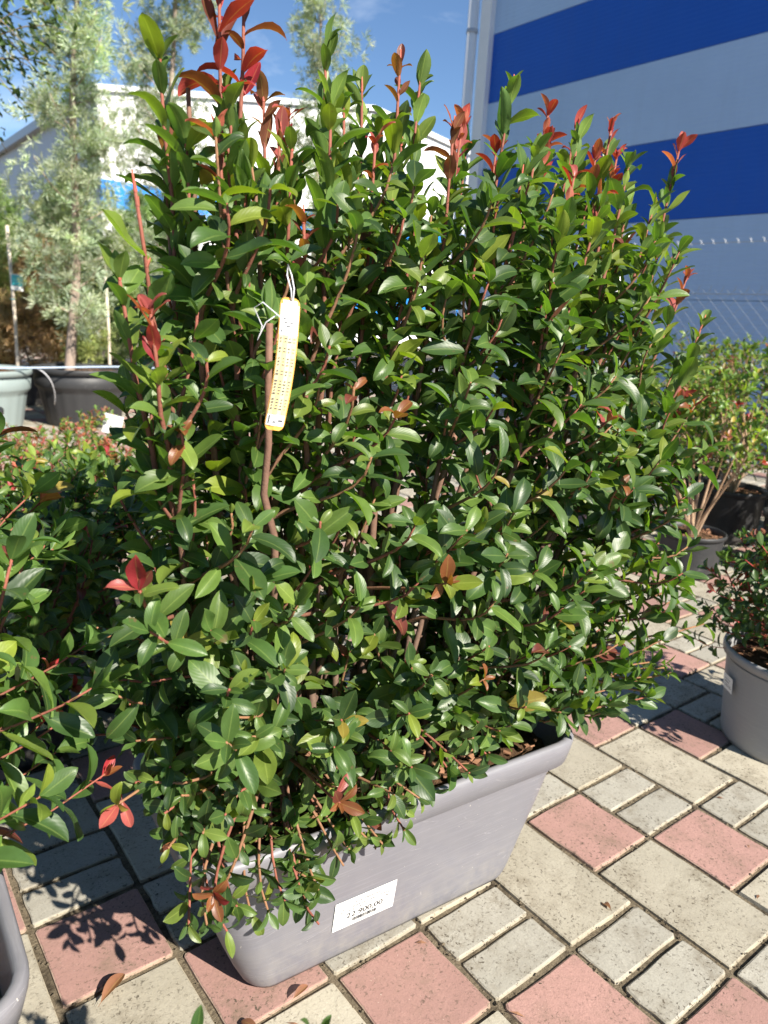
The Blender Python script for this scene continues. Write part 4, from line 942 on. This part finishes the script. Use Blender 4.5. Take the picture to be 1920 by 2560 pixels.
# white hall behind
hx0, hx1, hy, he, ha, hd = 6.44, 25.4, 22.2, 6.72, 8.0, 34.0; xm = (hx0 + hx1) / 2
wb = empty('white_hall', (hx0, hy, 0)); tag(wb, 'white gabled hall with a bright blue band, behind the cypresses', 'building')
W2 = hx1 - hx0
def hall_front(y, za, zb, mat, name):   # strip of the gable wall between two heights
    za2 = za; V = []
    def top(x): return he + (ha - he) * (1 - abs(x - W2 / 2) / (W2 / 2))
    xs = [0, W2 / 2, W2]; V = [(x, y, za2) for x in xs] + [(x, y, min(zb, top(x))) for x in xs] + [(x, y + .1, za2) for x in xs] + [(x, y + .1, min(zb, top(x))) for x in xs]
    F = [(0, 1, 4, 3), (1, 2, 5, 4), (7, 6, 9, 10), (8, 7, 10, 11), (3, 4, 10, 9), (4, 5, 11, 10), (0, 3, 9, 6), (2, 8, 11, 5), (1, 0, 6, 7), (2, 1, 7, 8)]
    return mesh_obj(name, V, F, mat, wb)
for za, zb, m_ in ((0, .95, M_white_wall), (.954, 2.0, M_bright_blue), (2.004, 3.72, M_white_wall), (3.724, 4.48, M_bright_blue), (4.484, 5.6, M_white_wall), (5.604, 9, M_white_wall)): hall_front(0, za, zb, m_, 'wall_panel')
boxes('side_wall', [((.05, .1 + hd / 2, he / 2), (.1, hd - .2, he))], M_side_shade, wb)
V = [(-.15, -.12, he - .02), (W2 / 2, -.12, ha + .05), (W2 + .15, -.12, he - .02), (-.15, hd, he - .02), (W2 / 2, hd, ha + .05), (W2 + .15, hd, he - .02)]
V += [(x, y, z + .16) for x, y, z in V]
mesh_obj('roof', V, [(0, 1, 4, 3), (1, 2, 5, 4), (7, 6, 9, 10), (8, 7, 10, 11), (0, 6, 7, 1), (1, 7, 8, 2), (0, 3, 9, 6), (2, 8, 11, 5), (3, 4, 10, 9), (4, 5, 11, 10)], M_trim, wb)
boxes('eave_trim', [((-.12, hd / 2, he + .0), (.22, hd, .28))], M_trimgrey, wb)
boxes('panel_joint', [((-.004, hd / 2, z), (.012, hd - .4, .03)) for z in (5.2, 4.1)], M_trimgrey, wb)
for k in range(8):
    wn = boxes('window', [((-.02, 3.2 + k * 3.8, 3.1), (.08, 2.6, 1.5))], M_trimgrey, wb)
    for j in (-.62, .62): boxes('pane', [((-.066, 3.2 + k * 3.8 + j, 3.1), (.02, 1.1, 1.3))], M_glass, wn)

# ------------------------------------------------------------------ chain-link fence before the warehouse
FX = 5.5; fn = empty('chain_link_fence', (FX, 0, 0)); tag(fn, 'thin wire chain-link fence with white posts before the blue striped wall', 'fence')
for y in (-1.4, 1.15, 3.7, 6.25): tube('post', [(0, y, -.1), (0, y, 1.0), (0, y, 1.97)], .035, M_post, fn, 10); boxes('post_cap', [((0, y, 1.98), (.085, .085, .03))], M_post, fn, .005)
wv_, wf_ = [], []
def wire(p0, p1, r_):
    V, F = tube_arrays([Vector(p0), Vector(p1)], [r_, r_], 3); b0 = len(wv_); wv_.extend([tuple(v) for v in V]); wf_.extend([tuple(i + b0 for i in (f if f[2] != f[3] else f[:3])) for f in F])
for k in range(-60, 110):
    y = k * .11
    if -3.5 < y + 1.45 and y < 7: wire((0, max(-4, y), 0), (0, y + 1.5, 1.5), .0016); wire((.006, y, 1.5), (.006, y + 1.5, 0), .0016); wire((0, y, 1.485), (-.004, y - .012, 1.53), .0022)
o = mesh_obj('wire_mesh', wv_, wf_, M_wire, fn); tag(o, kind='stuff')
tube('top_wire', [(0, -4, 1.47), (0, 1.5, 1.465), (0, 7.4, 1.47)], .003, M_wire, fn, 5)
tube('top_wire', [(0, -4, 1.90), (0, 1.5, 1.88), (0, 7.4, 1.90)], .003, M_wire, fn, 5)
wv_, wf_ = [], []
for k in range(100):
    y = -3.6 + k * .11; wire((-.02, y, 1.875), (.02, y + .02, 1.915), .0022); wire((.02, y, 1.875), (-.02, y + .02, 1.915), .0022)
tag(mesh_obj('barbs', wv_, wf_, M_wire, fn), kind='stuff')
